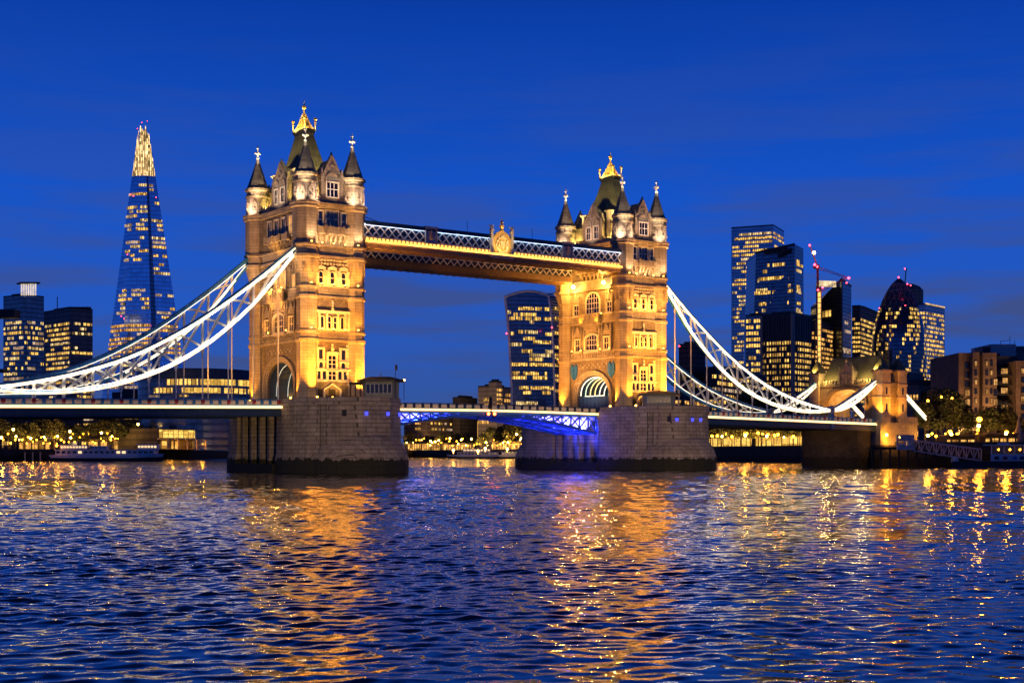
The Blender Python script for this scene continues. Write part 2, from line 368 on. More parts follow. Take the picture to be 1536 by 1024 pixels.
for (u, D), z in zip(BANK, BTOP):
    q = at(u, D, z); top.append(q); bot.append((q.x, q.y, -4))
    f = at(max(-3500, min(4500, (u - 700) * 1.5 + 700)), 9000, 6.0); far.append(f)
for i in range(n - 1):
    mb.add([bot[i], bot[i + 1], top[i + 1], top[i]], [(0, 1, 2, 3)], 1)
    mb.add([top[i], top[i + 1], far[i + 1], far[i]], [(0, 1, 2, 3)], 0)
tag(mb.build('riverbank_ground', [M['paving'], M['quay']]), 'far river bank with dark stone embankment wall', 'ground', kind='structure')

# ------------------------------------------------------------------ bridge towers
LB = 82.3
EW, SW_ = 11.8, 5.4          # half extents of the tower walls
def face(k):
    return {'E': lambda s, n, z: (s, -EW - n, z), 'S': lambda s, n, z: (-SW_ - n, -s, z),
            'W': lambda s, n, z: (-s, EW + n, z), 'N': lambda s, n, z: (SW_ + n, s, z)}[k]
def octa(cx, cy, r):
    a = r / math.cos(math.pi / 8)
    return [(cx + a * math.cos(math.pi / 8 + k * math.pi / 4), cy + a * math.sin(math.pi / 8 + k * math.pi / 4)) for k in range(8)]
def arc_pts(hw, zs, ze, n=12, p=2.0):
    """arch curve from left to right springing"""
    return [(-hw * math.cos(math.pi * i / n), zs + (ze - zs) * (math.sin(math.pi * i / n) ** (2 / p))) for i in range(n + 1)]
def outline(s0, w_, z0, z1, arch=0.0):
    """window outline: rectangle or with an arched head"""
    h = w_ / 2
    if not arch: return [(s0 - h, z0), (s0 + h, z0), (s0 + h, z1), (s0 - h, z1)]
    return [(s0 - h, z0), (s0 + h, z0)] + [(s0 - x, z) for x, z in arc_pts(h, z1 - arch, z1, 8)]
def window(T, k, s0, w_, z0, z1, nx=2, ny=2, arch=0.0, fr=.26, lit=False, proud=.2, mat='portland', sill=True):
    F = face(k); mb = MB()
    inn = outline(s0, w_, z0, z1, arch)
    h = w_ / 2 + fr
    out = [(s0 - h, z0 - fr), (s0 + h, z0 - fr)] + ([(s0 + h, z1 + fr), (s0 - h, z1 + fr)] if not arch else [(s0 - x, z) for x, z in arc_pts(h, z1 - arch, z1 + fr, 8)])
    mb.fring(F, out, inn, -.05, proud)
    t = .055
    for i in range(1, nx):
        s = s0 - w_ / 2 + w_ * i / nx
        zt = z1 if not arch else z1 - arch + arch * math.sqrt(max(0, 1 - ((s - s0) / (w_ / 2)) ** 2))
        mb.fbox(F, s - t, s + t, .0, .09, z0, zt)
    for j in range(1, ny):
        z = z0 + (z1 - z0) * j / ny; hw = w_ / 2
        if arch and z > z1 - arch: hw *= math.sqrt(max(.05, 1 - ((z - z1 + arch) / arch) ** 2))
        mb.fbox(F, s0 - hw, s0 + hw, .0, .085, z - t, z + t)
    if sill: mb.fbox(F, s0 - h - .12, s0 + h + .12, -.04, proud + .22, z0 - fr - .22, z0 - fr + .02)
    o = mb.build('window', M[mat], T)
    mb = MB(); mb.fprism(F, inn, -.06, .02); mb.build('pane', M['warmpane'] if lit else M['pane'], o)
    return o

def bridge_tower(X, label, river_face, shore_face):
    T = empty('bridge_tower', (X, 0, 13.0), label, 'bridge tower', 'twin stone bridge towers')
    B = Matrix.Translation((0, 0, -13.0))
    kids = []
    # --- walls with the road arch running through
    mb = MB(); hw, zs, zt, z25 = 5.9, 16.6, 21.8, 25.6
    ap = arc_pts(hw, zs, zt, 16, 2.3)
    for sgn in (-1, 1):
        mb.box(-SW_, SW_, min(sgn * hw, sgn * EW), max(sgn * hw, sgn * EW), 13, z25)
    for i in range(16):
        (a, za), (b, zb) = ap[i], ap[i + 1]
        for x in (-SW_, SW_): mb.add([(x, a, za), (x, b, zb), (x, b, z25), (x, a, z25)], [(0, 1, 2, 3)])
        mb.add([(-SW_, a, za), (-SW_, b, zb), (SW_, b, zb), (SW_, a, za)], [(0, 1, 2, 3)])
    mb.box(-SW_, SW_, -EW, EW, z25, 53.0)
    wall = mb.build('wall', M['stone'], T)
    # --- string courses
    mb = MB()
    TC = [(sx * 5.28, sy * 10.64) for sx in (-1, 1) for sy in (-1, 1)]
    LEDG = [(25.5, .45, .35), (27.3, .3, .28), (34.1, .45, .32), (36.1, .3, .28), (42.0, .5, .42), (44.3, .35, .3), (51.9, .6, .5), (52.55, .4, .62)]
    for z, h, o in LEDG:
        low = z < 39
        for k, hwid in (('E', 3.9), ('W', 3.9), ('S', 8.9), ('N', 8.9)):
            mb.fbox(face(k), -hwid, hwid, -.03, o, z, z + h)
        for cx, cy in TC:
            r = (1.95 if low else 2.4) + o * .8
            ox = .25 if low else 0
            mb.prism(octa(cx + ox, cy - ox, r - .12), z - .22, z, 0, octa(cx + ox, cy - ox, r)); mb.prism(octa(cx + ox, cy - ox, r), z, z + h)
    for k, hwid in (('E', 3.6), ('W', 3.6), ('S', 8.4), ('N', 8.4)):     # plain dressed bands between the paired courses
        for z0, z1 in ((25.95, 27.3), (34.55, 36.1), (42.5, 44.3)): mb.fbox(face(k), -hwid, hwid, -.04, .12, z0, z1)
    mb.build('string_course', M['dressed'], T)
    # --- archivolts round the road arch
    for k in 'SN':
        F = face(k); mb = MB()
        for j, (g0, g1, pr) in enumerate(((0, .45, .12), (.45, .95, .3), (.95, 1.5, .5))):
            mb.fring(F, arc_pts(hw + g1, zs, zt + g1 * .8, 16, 2.3), arc_pts(hw + g0, zs, zt + g0 * .8, 16, 2.3), -.03, pr, 0, False)
            for sg in (-1, 1): mb.fbox(F, min(sg * (hw + g0), sg * (hw + g1)), max(sg * (hw + g0), sg * (hw + g1)), -.03, pr, 13, zs)
        mb.build('arch_moulding', M['dressed'], T)
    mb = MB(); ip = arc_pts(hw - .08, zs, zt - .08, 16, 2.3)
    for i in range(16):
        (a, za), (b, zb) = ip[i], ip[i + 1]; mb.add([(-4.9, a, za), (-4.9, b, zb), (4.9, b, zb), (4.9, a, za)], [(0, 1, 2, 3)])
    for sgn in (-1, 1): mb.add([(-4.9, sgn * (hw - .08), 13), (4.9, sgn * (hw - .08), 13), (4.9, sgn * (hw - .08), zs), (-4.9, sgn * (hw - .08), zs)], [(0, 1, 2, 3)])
    mb.build('tunnel_shade_lining', M['navy'], T)  # dark sheet added over the stone to make the arch interior look shaded
    # --- corner turrets
    for cx, cy in TC:
        mb = MB(); ox = .25
        lo = octa(cx + ox, cy - ox, 1.95)
        mb.prism(octa(cx + ox, cy - ox, 2.3), 13, 14.4, 0, octa(cx + ox, cy - ox, 2.02)); mb.prism(lo, 14.4, 39.0)
        mb.prism(lo, 39.0, 41.9, 0, octa(cx, cy, 2.45)); mb.prism(octa(cx, cy, 2.4), 41.9, 53.0)
        mb.prism(octa(cx, cy, 2.2), 53.0, 56.7); mb.prism(octa(cx, cy, 2.42), 56.7, 57.05)
        mb.prism(octa(cx, cy, 2.12), 57.05, 57.9); mb.prism(octa(cx, cy, 2.2), 57.9, 58.1, 0, octa(cx, cy, 2.55)); mb.prism(octa(cx, cy, 2.5), 58.1, 58.5)
        for k in range(16):     # little corbels and merlons under the spire
            t = 2 * math.pi * k / 16
            mb.ball((cx + 2.42 * math.cos(t), cy + 2.42 * math.sin(t), 58.55), .17, 5)
            mb.box(cx + 2.2 * math.cos(t) - .1, cx + 2.2 * math.cos(t) + .1, cy + 2.2 * math.sin(t) - .1, cy + 2.2 * math.sin(t) + .1, 57.05, 57.9)
        # blind gothic panels: on the flare and on the lantern stage
        for k in range(8):
            t = k * math.pi / 4; c, s = math.cos(t), math.sin(t)
            G = lambda a, n, z, c=c, s=s, cx=cx, cy=cy: (cx + c * n - s * a, cy + s * n + c * a, z)
            mb.fring(G, [(-.62, 53.4), (.62, 53.4), (.62, 55.2), (0, 56.4), (-.62, 55.2)], [(-.42, 53.6), (.42, 53.6), (.42, 55.1), (0, 55.95), (-.42, 55.1)], 2.1, 2.38)
            mb.fbox(G, -.3, .3, 2.1, 2.32, 53.5, 53.9)
            mb.ball(G(0, 2.36, 54.35), .22, 6, 0, 1.5)
            G2 = lambda a, n, z, c=c, s=s, cx=cx + ox, cy=cy - ox: (cx + c * n - s * a, cy + s * n + c * a, z)
            mb.fprism(G2, [(-.45, 41.6), (0, 38.9), (.45, 41.6)], 1.7, 2.32)
        tr = mb.build('turret', M['dressed'], T)
        mb = MB(); prof = [(2.5, 58.5), (2.15, 59.1), (1.55, 60.8), (.95, 62.6), (.42, 64.3), (.25, 65.0)]
        mb.lathe((cx, cy), prof, 8, 0, math.pi / 8); spi = mb.build('spire', M['slate'], tr)
        mb = MB(); mb.lathe((cx, cy), [(.3, 64.9), (.36, 65.2), (.16, 65.4), (.16, 65.7), (.5, 66.1), (.16, 66.5), (.13, 67.0), (.3, 67.25), (.1, 67.5), (.02, 67.9)], 8)
        for ax in ((1, 0), (0, 1)):
            for sg in (-1, 1): mb.ball((cx + sg * .52 * ax[0], cy + sg * .52 * ax[1], 66.15), .24, 6)
        mb.build('finial', M['portland'], tr)
    # --- main roof
    mb = MB(); ring = [(4.0, 6.9, 53.6), (3.0, 5.8, 57.5), (2.1, 4.95, 61.7), (1.45, 3.4, 65.6), (1.0, 2.25, 68.6)]
    for i in range(len(ring) - 1):
        a, b = ring[i], ring[i + 1]
        mb.prism([(-a[0], -a[1]), (a[0], -a[1]), (a[0], a[1]), (-a[0], a[1])], a[2], b[2], 0, [(-b[0], -b[1]), (b[0], -b[1]), (b[0], b[1]), (-b[0], b[1])])
    mb.prism([(-1.0, -2.25), (1.0, -2.25), (1.0, 2.25), (-1.0, 2.25)], 68.6, 69.3, 1, [(-1.3, -2.6), (1.3, -2.6), (1.3, 2.6), (-1.3, 2.6)]); mb.box(-1.35, 1.35, -2.65, 2.65, 69.3, 69.62, 1)
    for sy in (-1, 1):        # square panels under the platform
        for j in range(5): mb.box(-.9 + j * .4, -.66 + j * .4, sy * 2.45 - .06, sy * 2.45 + .06, 68.75, 69.1, 1)
    rf = mb.build('roof', [M['roof'], M['dark']], T)
    mb = MB(); a = (1.12, 2.3); b = (.18, .3); z0, z1 = 69.62, 72.9
    cs = [(-1, -1), (1, -1), (1, 1), (-1, 1)]
    P = lambda q, f: (q[0] * (a[0] + (b[0] - a[0]) * f ** .7), q[1] * (a[1] + (b[1] - a[1]) * f ** .7), z0 + (z1 - z0) * f)
    mb.box(-1.2, 1.2, -2.4, 2.4, 69.62, 69.95)
    for i in range(4):
        q, r_ = cs[i], cs[(i + 1) % 4]
        for fa, fb in ((0.12, .12), (.42, .42), (.7, .7)): mb.bar(P(q, fa), P(r_, fb), .24, .26)
        ln = [P(q, f / 8) for f in range(9)]
        for j in range(8): mb.bar(ln[j], ln[j + 1], .26, .26)
        for m in range(6):       # lacy web
            f0 = m / 6; f1 = (m + .5) / 6; f2 = (m + 1) / 6
            mid = lambda f, zz: tuple(Vector(P(q, zz)) * (1 - f) + Vector(P(r_, zz)) * f)
            mb.bar(mid(f0, .06), mid(.5 + (f1 - .5) * .5, .75), .2, .16); mb.bar(mid(f2, .06), mid(.5 + (f1 - .5) * .5, .6), .2, .16)
        mb.tube([(q[0] * 1.2, q[1] * 2.45, 69.6), (q[0] * 1.25, q[1] * 2.5, 71.4)], .14, 6); mb.ball((q[0] * 1.25, q[1] * 2.5, 71.75), .36, 8); mb.ball((q[0] * 1.25, q[1] * 2.5, 71.1), .25, 8)
    mb.lathe((0, 0), [(.42, 72.5), (.3, 73.2), (.16, 73.5), (.16, 74.0), (.42, 74.2), (.5, 74.5), (.42, 74.75), (.14, 74.9), (.1, 75.3), (.02, 75.9)], 8)
    mb.build('cresting', M['gold'], rf)
    # --- gabled dormers
    for k, w_, nw in (('E', 4.5, 1), ('W', 4.5, 1), ('S', 6.4, 2), ('N', 6.4, 2)):
        F = face(k); h = w_ / 2; mb = MB()
        dep = 4.2 if k in 'EW' else 2.6
        mb.fprism(F, [(-h, 52.9), (h, 52.9), (h, 58.3), (h * .74, 58.6), (0, 62.3), (-h * .74, 58.6), (-h, 58.3)], -.75, .05)
        mb.fprism(F, [(-h * .9, 52.9), (h * .9, 52.9), (h * .9, 58.0), (0, 61.4), (-h * .9, 58.0)], -dep, -.75)
        for sg in (-1, 1):       # gable coping, kneelers and pinnacles
            mb.bar(F(sg * h, -.3, 58.2), F(0, -.3, 62.6), .95, .28); mb.fbox(F, sg * h - .3, sg * h + .3, -.7, .18, 52.9, 58.9)
            mb.fprism(F, [(sg * h - .3, 58.9), (sg * h + .3, 58.9), (sg * h, 60.1)], -.55, .05)
        mb.ball(F(0, -.3, 62.9), .26, 6, 0, 1.6); mb.fbox(F, -h, h, .0, .2, 53.0, 53.9)
        # tracery in the gable
        mb.fring(F, [(.75 * math.cos(t), 60.0 + .75 * math.sin(t)) for t in [i * math.pi / 5 for i in range(10)]], [(.5 * math.cos(t), 60.0 + .5 * math.sin(t)) for t in [i * math.pi / 5 for i in range(10)]], 0, .22)
        if nw == 1: mb.fring(F, outline(0, 3.3, 57.2, 59.2, 1.9), outline(0, 2.8, 57.2, 58.85, 1.5), 0, .25)
        else:
            for sg in (-1, 1): mb.fring(F, outline(sg * 1.45, 2.3, 57.0, 59.0, 1.7), outline(sg * 1.45, 1.9, 57.0, 58.7, 1.4), 0, .25)
        for j in range(9): mb.fbox(F, -h * .8 + j * h * .2 - .05, -h * .8 + j * h * .2 + .05, 0, .17, 53.1, 53.8)
        d = mb.build('dormer', M['dressed'], T)
        mb = MB(); mb.fprism(F, [(-h * .95, 58.0), (0, 61.55), (h * .95, 58.0), (h * 1.02, 58.15), (0, 61.9), (-h * 1.02, 58.15)], -dep, -.72); mb.build('dormer_roof', M['slate'], d)
        for s0 in ((0,) if nw == 1 else (-1.45, 1.45)):
            F2 = face(k); mb = MB(); ww = 2.5 if nw == 1 else 1.5; nx = 3 if nw == 1 else 2
            inn = outline(s0, ww, 54.3, 57.1); out = outline(s0, ww + .5, 54.05, 57.35)
            mb.fring(F2, out, inn, .03, .3)
            for i in range(1, nx): mb.fbox(F2, s0 - ww / 2 + ww * i / nx - .06, s0 - ww / 2 + ww * i / nx + .06, .06, .13, 54.3, 57.1)
            mb.fbox(F2, s0 - ww / 2, s0 + ww / 2, .06, .125, 55.76, 55.88)
            wo = mb.build('window', M['portland'], d)
        mb = MB()
        for s0 in ((0,) if nw == 1 else (-1.45, 1.45)): mb.fprism(face(k), outline(s0, 2.5 if nw == 1 else 1.5, 54.3, 57.1), .02, .075)
        mb.build('pane', M['pane'], d)
    # --- parapet with merlons, and flanking chimneys
    mb = MB()
    for k, hh, dh in (('E', 3.3, 2.5), ('W', 3.3, 2.5), ('S', 8.6, 3.5), ('N', 8.6, 3.5)):
        F = face(k)
        for sg in (-1, 1):
            a, b = sorted((sg * dh, sg * hh)); mb.fbox(F, a, b, -.35, .12, 52.9, 53.8)
            q = a + .25
            while q < b - .3: mb.fbox(F, q, q + .55, -.33, .1, 53.8, 54.4); q += 1.0
    mb.build('parapet', M['dressed'], T)
    for sx in (-1, 1):
        for sy in (-1, 1):
            mb = MB(); x, y = sx * 3.9, sy * 4.6
            mb.box(x - .5, x + .5, y - .8, y + .8, 52.9, 60.2); mb.box(x - .62, x + .62, y - .92, y + .92, 60.2, 60.5); mb.box(x - .95, x + .95, y - 1.25, y + 1.25, 60.5, 60.62)
            mb.build('chimney', M['dressed'], T)
    # --- east and west fronts
    for k in 'EW':
        F = face(k)
        for s in (-2.55, 2.55): window(T, k, s, .95, 22.0, 23.9, 1, 1, 0, .42)
        window(T, k, 0, 1.7, 20.2, 22.7, 2, 3, 0, .4)
        for s in (-2.5, 2.5): window(T, k, s, .95, 20.25, 21.4, 1, 1, .4, .3, sill=False)
        for s in (-3.0, -1.75, 1.75, 3.0): window(T, k, s, .85, 18.0, 19.6, 1, 1, 0, .2, k == 'W' , sill=False)
        window(T, k, 0, 1.7, 17.9, 19.75, 2, 2, 0, .22, sill=False)
        mb = MB()
        mb.fbox(F, -4.1, -1.2, .02, .42, 19.75, 20.05); mb.fbox(F, 1.2, 4.1, .02, .42, 19.75, 20.05); mb.fbox(F, -4.0, -1.3, .02, .45, 17.5, 17.78); mb.fbox(F, 1.3, 4.0, .02, .45, 17.5, 17.78)
        for sg in (-1, 1):      # quoins
            for j in range(12): mb.fbox(F, *sorted((sg * (3.5 - .3 * (j % 2)), sg * 3.95)), -.02, .1, 16.8 + j * .7, 17.35 + j * .7)
            mb.bar(F(sg * .95, .2, 22.75), F(sg * 1.25, .2, 23.4), .4, .3)
        mb.fprism(F, [(-1.35, 23.15), (1.35, 23.15), (1.1, 23.5), (-1.1, 23.5)], 0, .45)
        mb.ball(F(0, .25, 24.1), .34, 8, 0, 1.6); mb.ball(F(0, .25, 24.9), .26, 8, 0, 1.2)
        # gabled door hood
        mb.fring(F, [(-2.0, 14.4), (-2.0, 16.0), (0, 17.3), (2.0, 16.0), (2.0, 14.4)], [(-1.7, 14.4), (-1.7, 15.85), (0, 16.95), (1.7, 15.85), (1.7, 14.4)], 0, .35, 0, False)
        # second storey arcade
        mb.fring(F, outline(0, 7.9, 27.7, 31.5), outline(0, 7.2, 27.9, 31.1), 0, .28); mb.fbox(F, -4, 4, 0, .5, 31.4, 31.65)
        for s in (-2.95, -1.25, 1.25, 2.95): mb.fbox(F, s - .16, s + .16, 0, .42, 27.9, 31.2)
        for j in range(5): mb.fbox(F, -3.9, -3.55, .02, .38, 28 + j * .66, 28.36 + j * .66); mb.fbox(F, 3.55, 3.9, .02, .38, 28 + j * .66, 28.36 + j * .66)
        mb.ball(F(0, .3, 31.95), .3, 8, 0, 1.8); mb.ball(F(0, .3, 32.7), .22, 8); mb.fbox(F, -.4, .4, 0, .4, 31.3, 31.6); mb.fprism(F, [(-.35, 33.0), (.35, 33.0), (0, 33.9)], 0, .35)
        # third storey: two rows of dentils over three lights
        for row, z in enumerate((40.75, 41.45)):
            for j in range(10): mb.fbox(F, -3.35 + j * .7, -2.95 + j * .7, 0, .34 + .1 * row, z, z + .34)
        for s in (-2.55, 0, 2.55):
            mb.fring(F, outline(s, 1.95, 36.75, 40.1), outline(s, 1.35, 36.9, 39.75), 0, .3); mb.fprism(F, [(s - 1.1, 40.1), (s + 1.1, 40.1), (s, 40.6)], 0, .36)
        for s in (-1.28, 1.28, -3.6, 3.6):
            mb.fbox(F, s - .14, s + .14, 0, .5, 36.6, 39.6); mb.ball(F(s, .35, 38.2), .3, 6, 0, 1.9)
        mb.fbox(F, -3.7, 3.7, 0, .4, 36.4, 36.62)
        mb.build('carved_front', M['portland'], T)
        mb = MB(); mb.fbox(F, -.75, .75, .0, .12, 14.4, 16.1); mb.fbox(F, -3.1, -2.2, .0, .12, 14.4, 16.0); mb.build('door', M['wood'], T)
        for s in (-3.1, -2.25, -.65, .65, 2.25, 3.1): window(T, k, s, .72, 28.1, 30.5, 1, 2 if abs(s) < 1 else 1, .42, .14, False, .25, sill=False)
        for s in (-2.55, 0, 2.55): window(T, k, s, .95, 37.0, 39.3, 1, 2, .35, .14, False, .28, sill=False)
        window(T, k, 0, 2.5, 48.35, 51.4, 3, 2, 0, .3)
        for s in (-2.6, 2.6): window(T, k, s, .9, 48.0, 51.2, 1, 2, 0, .32)
        mb = MB()      # balcony on corbels
        mb.fbox(F, -3.5, 3.5, -.02, .7, 46.75, 47.0); mb.fbox(F, -1.9, 1.9, .7, 1.25, 46.7, 47.0)
        for a, b, n0 in ((-3.5, -2.0, .5), (2.0, 3.5, .5), (-2.0, 2.0, 1.05)): mb.fbox(F, a, b, n0, n0 + .2, 47.0, 48.2)
        for s in (-2.0, -1.0, 1.0, 2.0): mb.fbox(F, s - .22, s + .22, .95, 1.35, 46.9, 48.45)
        for s in (-3.45, 3.45): mb.fbox(F, s - .15, s + .15, .45, .8, 46.9, 48.4)
        for j in range(4):
            s = -1.5 + j
            mb.fprism(F, [(s - .2, 46.7), (s + .2, 46.7), (s + .2, 46.2), (s - .2, 46.2)], 0, 1.15); mb.fprism(F, [(s - .2, 46.2), (s + .2, 46.2), (s + .2, 45.5), (s - .2, 45.5)], 0, .75); mb.fprism(F, [(s - .16, 45.5), (s + .16, 45.5), (s, 44.8)], 0, .4)
        for s in (-2.9, 2.9): mb.fprism(F, [(s - .25, 46.7), (s + .25, 46.7), (s, 45.4)], 0, .55)
        mb.build('balcony', M['dressed'], T)
    # --- fronts over the road
    for k in 'SN':
        F = face(k); riv = (k == river_face)
        for s in (-4.7, -1.6, 1.6, 4.7): window(T, k, s, 1.5, 47.4, 50.9, 2, 2, 0, .3, s == 4.7 and not riv)
        mb = MB()
        mb.fbox(F, -4.9, 4.9, -.02, 1.0, 46.2, 46.5); mb.fbox(F, -4.9, 4.9, .85, 1.05, 46.5, 47.5)
        for s in (-4.8, -1.7, 1.7, 4.8): mb.fprism(F, [(s - .5, 46.3), (s + .5, 46.3), (s + .35, 47.7), (s - .35, 47.7)], .7, 1.25)
        for j in range(6):
            s = -3.5 + j * 1.4; mb.fprism(F, [(s - .25, 46.2), (s + .25, 46.2), (s + .25, 45.5), (s - .25, 45.5)], 0, .95); mb.fprism(F, [(s - .2, 45.5), (s + .2, 45.5), (s, 44.6)], 0, .5)
        mb.build('balcony', M['dressed'], T)
        # tall middle window
        window(T, k, 0, 4.7, 36.6, 41.4, 5, 4, 2.0, .45, not riv)
        for s in (-6.2, 6.2): window(T, k, s, 1.7, 36.6, 38.9, 2, 2, 0, .3, not riv and s > 0)
        for s in (-6.2, 6.2):    # gothic pinnacles over the side lights
            mb = MB(); mb.fprism(F, [(s - 1.1, 39.4), (s + 1.1, 39.4), (s, 41.6)], 0, .3); mb.fbox(F, s - .16, s + .16, .0, .45, 39.4, 42.0)
            for q in (s - 1.15, s + 1.15): mb.fbox(F, q - .14, q + .14, 0, .4, 36.4, 40.0); mb.fprism(F, [(q - .2, 40), (q + .2, 40), (q, 41)], 0, .35)
            mb.build('pinnacle', M['dressed'], T)
        mb = MB()                # middle balcony
        mb.fbox(F, -3.4, 3.4, -.02, 1.3, 33.9, 34.2); mb.fbox(F, -3.4, 3.4, 1.1, 1.3, 34.2, 36.2)
        for s in (-3.3, -1.1, 1.1, 3.3): mb.fbox(F, s - .2, s + .2, 1.05, 1.45, 34.0, 36.5)
        for s in (-2.2, 0, 2.2):
            mb.fring(F, [(s + .62 * math.cos(t), 35.2 + .62 * math.sin(t)) for t in [i * math.pi / 6 for i in range(12)]], [(s + .4 * math.cos(t), 35.2 + .4 * math.sin(t)) for t in [i * math.pi / 6 for i in range(12)]], 1.28, 1.42)
        mb.fprism(F, [(-3.2, 33.9), (3.2, 33.9), (2.3, 32.6), (-2.3, 32.6)], 0, .9); mb.fbox(F, -3.4, 3.4, .9, 1.35, 36.2, 36.45)
        mb.build('balcony', M['dressed'], T)
        # oriel storey
        window(T, k, 0, 4.6, 27.9, 31.5, 5, 3, .9, .4, False, .55)
        for s in (-5.4, 5.4): window(T, k, s, 2.0, 27.9, 30.6, 3, 2, 0, .3, False, .4)
        mb = MB()
        for s, w_ in ((-5.4, 1.6), (5.4, 1.6), (0, 2.9)):
            mb.fprism(F, [(s - w_, 31.3 if w_ < 2 else 31.9), (s + w_, 31.3 if w_ < 2 else 31.9), (s, 33.7)], 0, .45)
            for q in (s - w_, s + w_):
                mb.fbox(F, q - .22, q + .22, 0, .65, 27.5, 32.2); mb.fprism(F, [(q - .3, 32.2), (q + .3, 32.2), (q, 33.9)], 0, .55); mb.ball(F(q, .5, 30.2), .3, 6, 0, 2); mb.ball(F(q, .4, 34.0), .2, 6)
        mb.build('pinnacle', M['dressed'], T)
        mb = MB()
        for j in range(7):
            s = -7.2 + j * 2.4; mb.fring(F, outline(s, 2.0, 25.95, 27.2), outline(s, 1.6, 26.1, 27.05), .1, .3); mb.ball(F(s, .18, 26.55), .35, 6)
        for j in range(14): mb.fbox(F, -5.2 + j * .8 - .3, -5.2 + j * .8 + .3, 0, .16, 23.6 + .5 * (j % 2), 24.0 + .5 * (j % 2))
        mb.build('carved_frieze', M['dressed'], T)
    # all parts were built in world height: bring under the base
    for o in T.children: o.location.z -= 13.0
    return T

TS = bridge_tower(0, 'nearer and taller-looking stone bridge tower on the left with floodlit turrets', 'N', 'S')
TN = bridge_tower(LB, 'farther stone bridge tower on the right with blue shields beside its arch', 'S', 'N')

# shields beside the river arch of the far tower
F = face('S'); mb = MB()
for s in (-7.0, 7.0):
    mb.fprism(F, [(s - 1.2, 24.2), (s + 1.2, 24.2), (s + 1.25, 22.8), (s + .8, 21.7), (s, 21.0), (s - .8, 21.7), (s - 1.25, 22.8)], .0, .35)
    mb.fbox(F, s - .18, s + .18, .3, .5, 21.5, 24.1); mb.fbox(F, s - 1.1, s + 1.1, .3, .48, 22.6, 22.95)
    for q in (-.7, .7): mb.fprism(F, [(s + q - .3, 24.2), (s + q + .3, 24.2), (s + q, 24.9)], 0, .3)
for s in (-7.0, 7.0):
    m2_ = MB(); b0 = len(mb.v) // 2 if s > 0 else 0
sh = mb.build('heraldic_shield', plain('teal_painted_shield', (.03, .15, .5), .4), TN); sh.location.z -= 13
# ribs of light and blue hoarding inside the far tower's arch
ribc = [emit('rib_light_white', (1, .9, .7), 1.6), emit('rib_light_green', (.6, .9, .7), 1.0), emit('rib_light_yellow', (1, .75, .3), 1.6)]
for i in range(7):
    mb = MB(); x = -4.6 + i * 1.45
    pts = [(x, y, z) for y, z in arc_pts(5.55, 17.1, 21.4, 14, 2.3)]
    mb.tube(pts, .13, 5); o = mb.build('light_rib', ribc[(0, 1, 2, 2, 0, 0, 1)[i]], TN); o.location.z -= 13
for i in range(3):
    mb = MB(); x = -3.5 + i * 2.6
    mb.tube([(x, y, z) for y, z in arc_pts(5.6, 15.1, 21.45, 14, 2.3)], .09, 5); o = mb.build('light_rib', emit('dim_rib_light', (.75, .85, .75), .55), TS); o.location.z -= 13
mb = MB(); mb.box(-5.0, -4.8, -5.8, 5.8, 13.1, 16.6); mb.box(-5.06, -4.74, -5.85, 5.85, 16.6, 16.85)
for j in range(9): mb.box(-5.08, -5.0, -5.7 + j * 1.4, -5.5 + j * 1.4, 13.1, 16.6)
o = mb.build('blue_hoarding', plain('deep_blue_hoarding', (.012, .06, .26), .5), TN); o.location.z -= 13
mb = MB(); mb.box(-5.15, -5.05, -3.6, 3.4, 16.85, 17.05); o = mb.build('light_strip', emit('hoarding_light', (.9, .95, .8), 1.2), TN); o.location.z -= 13

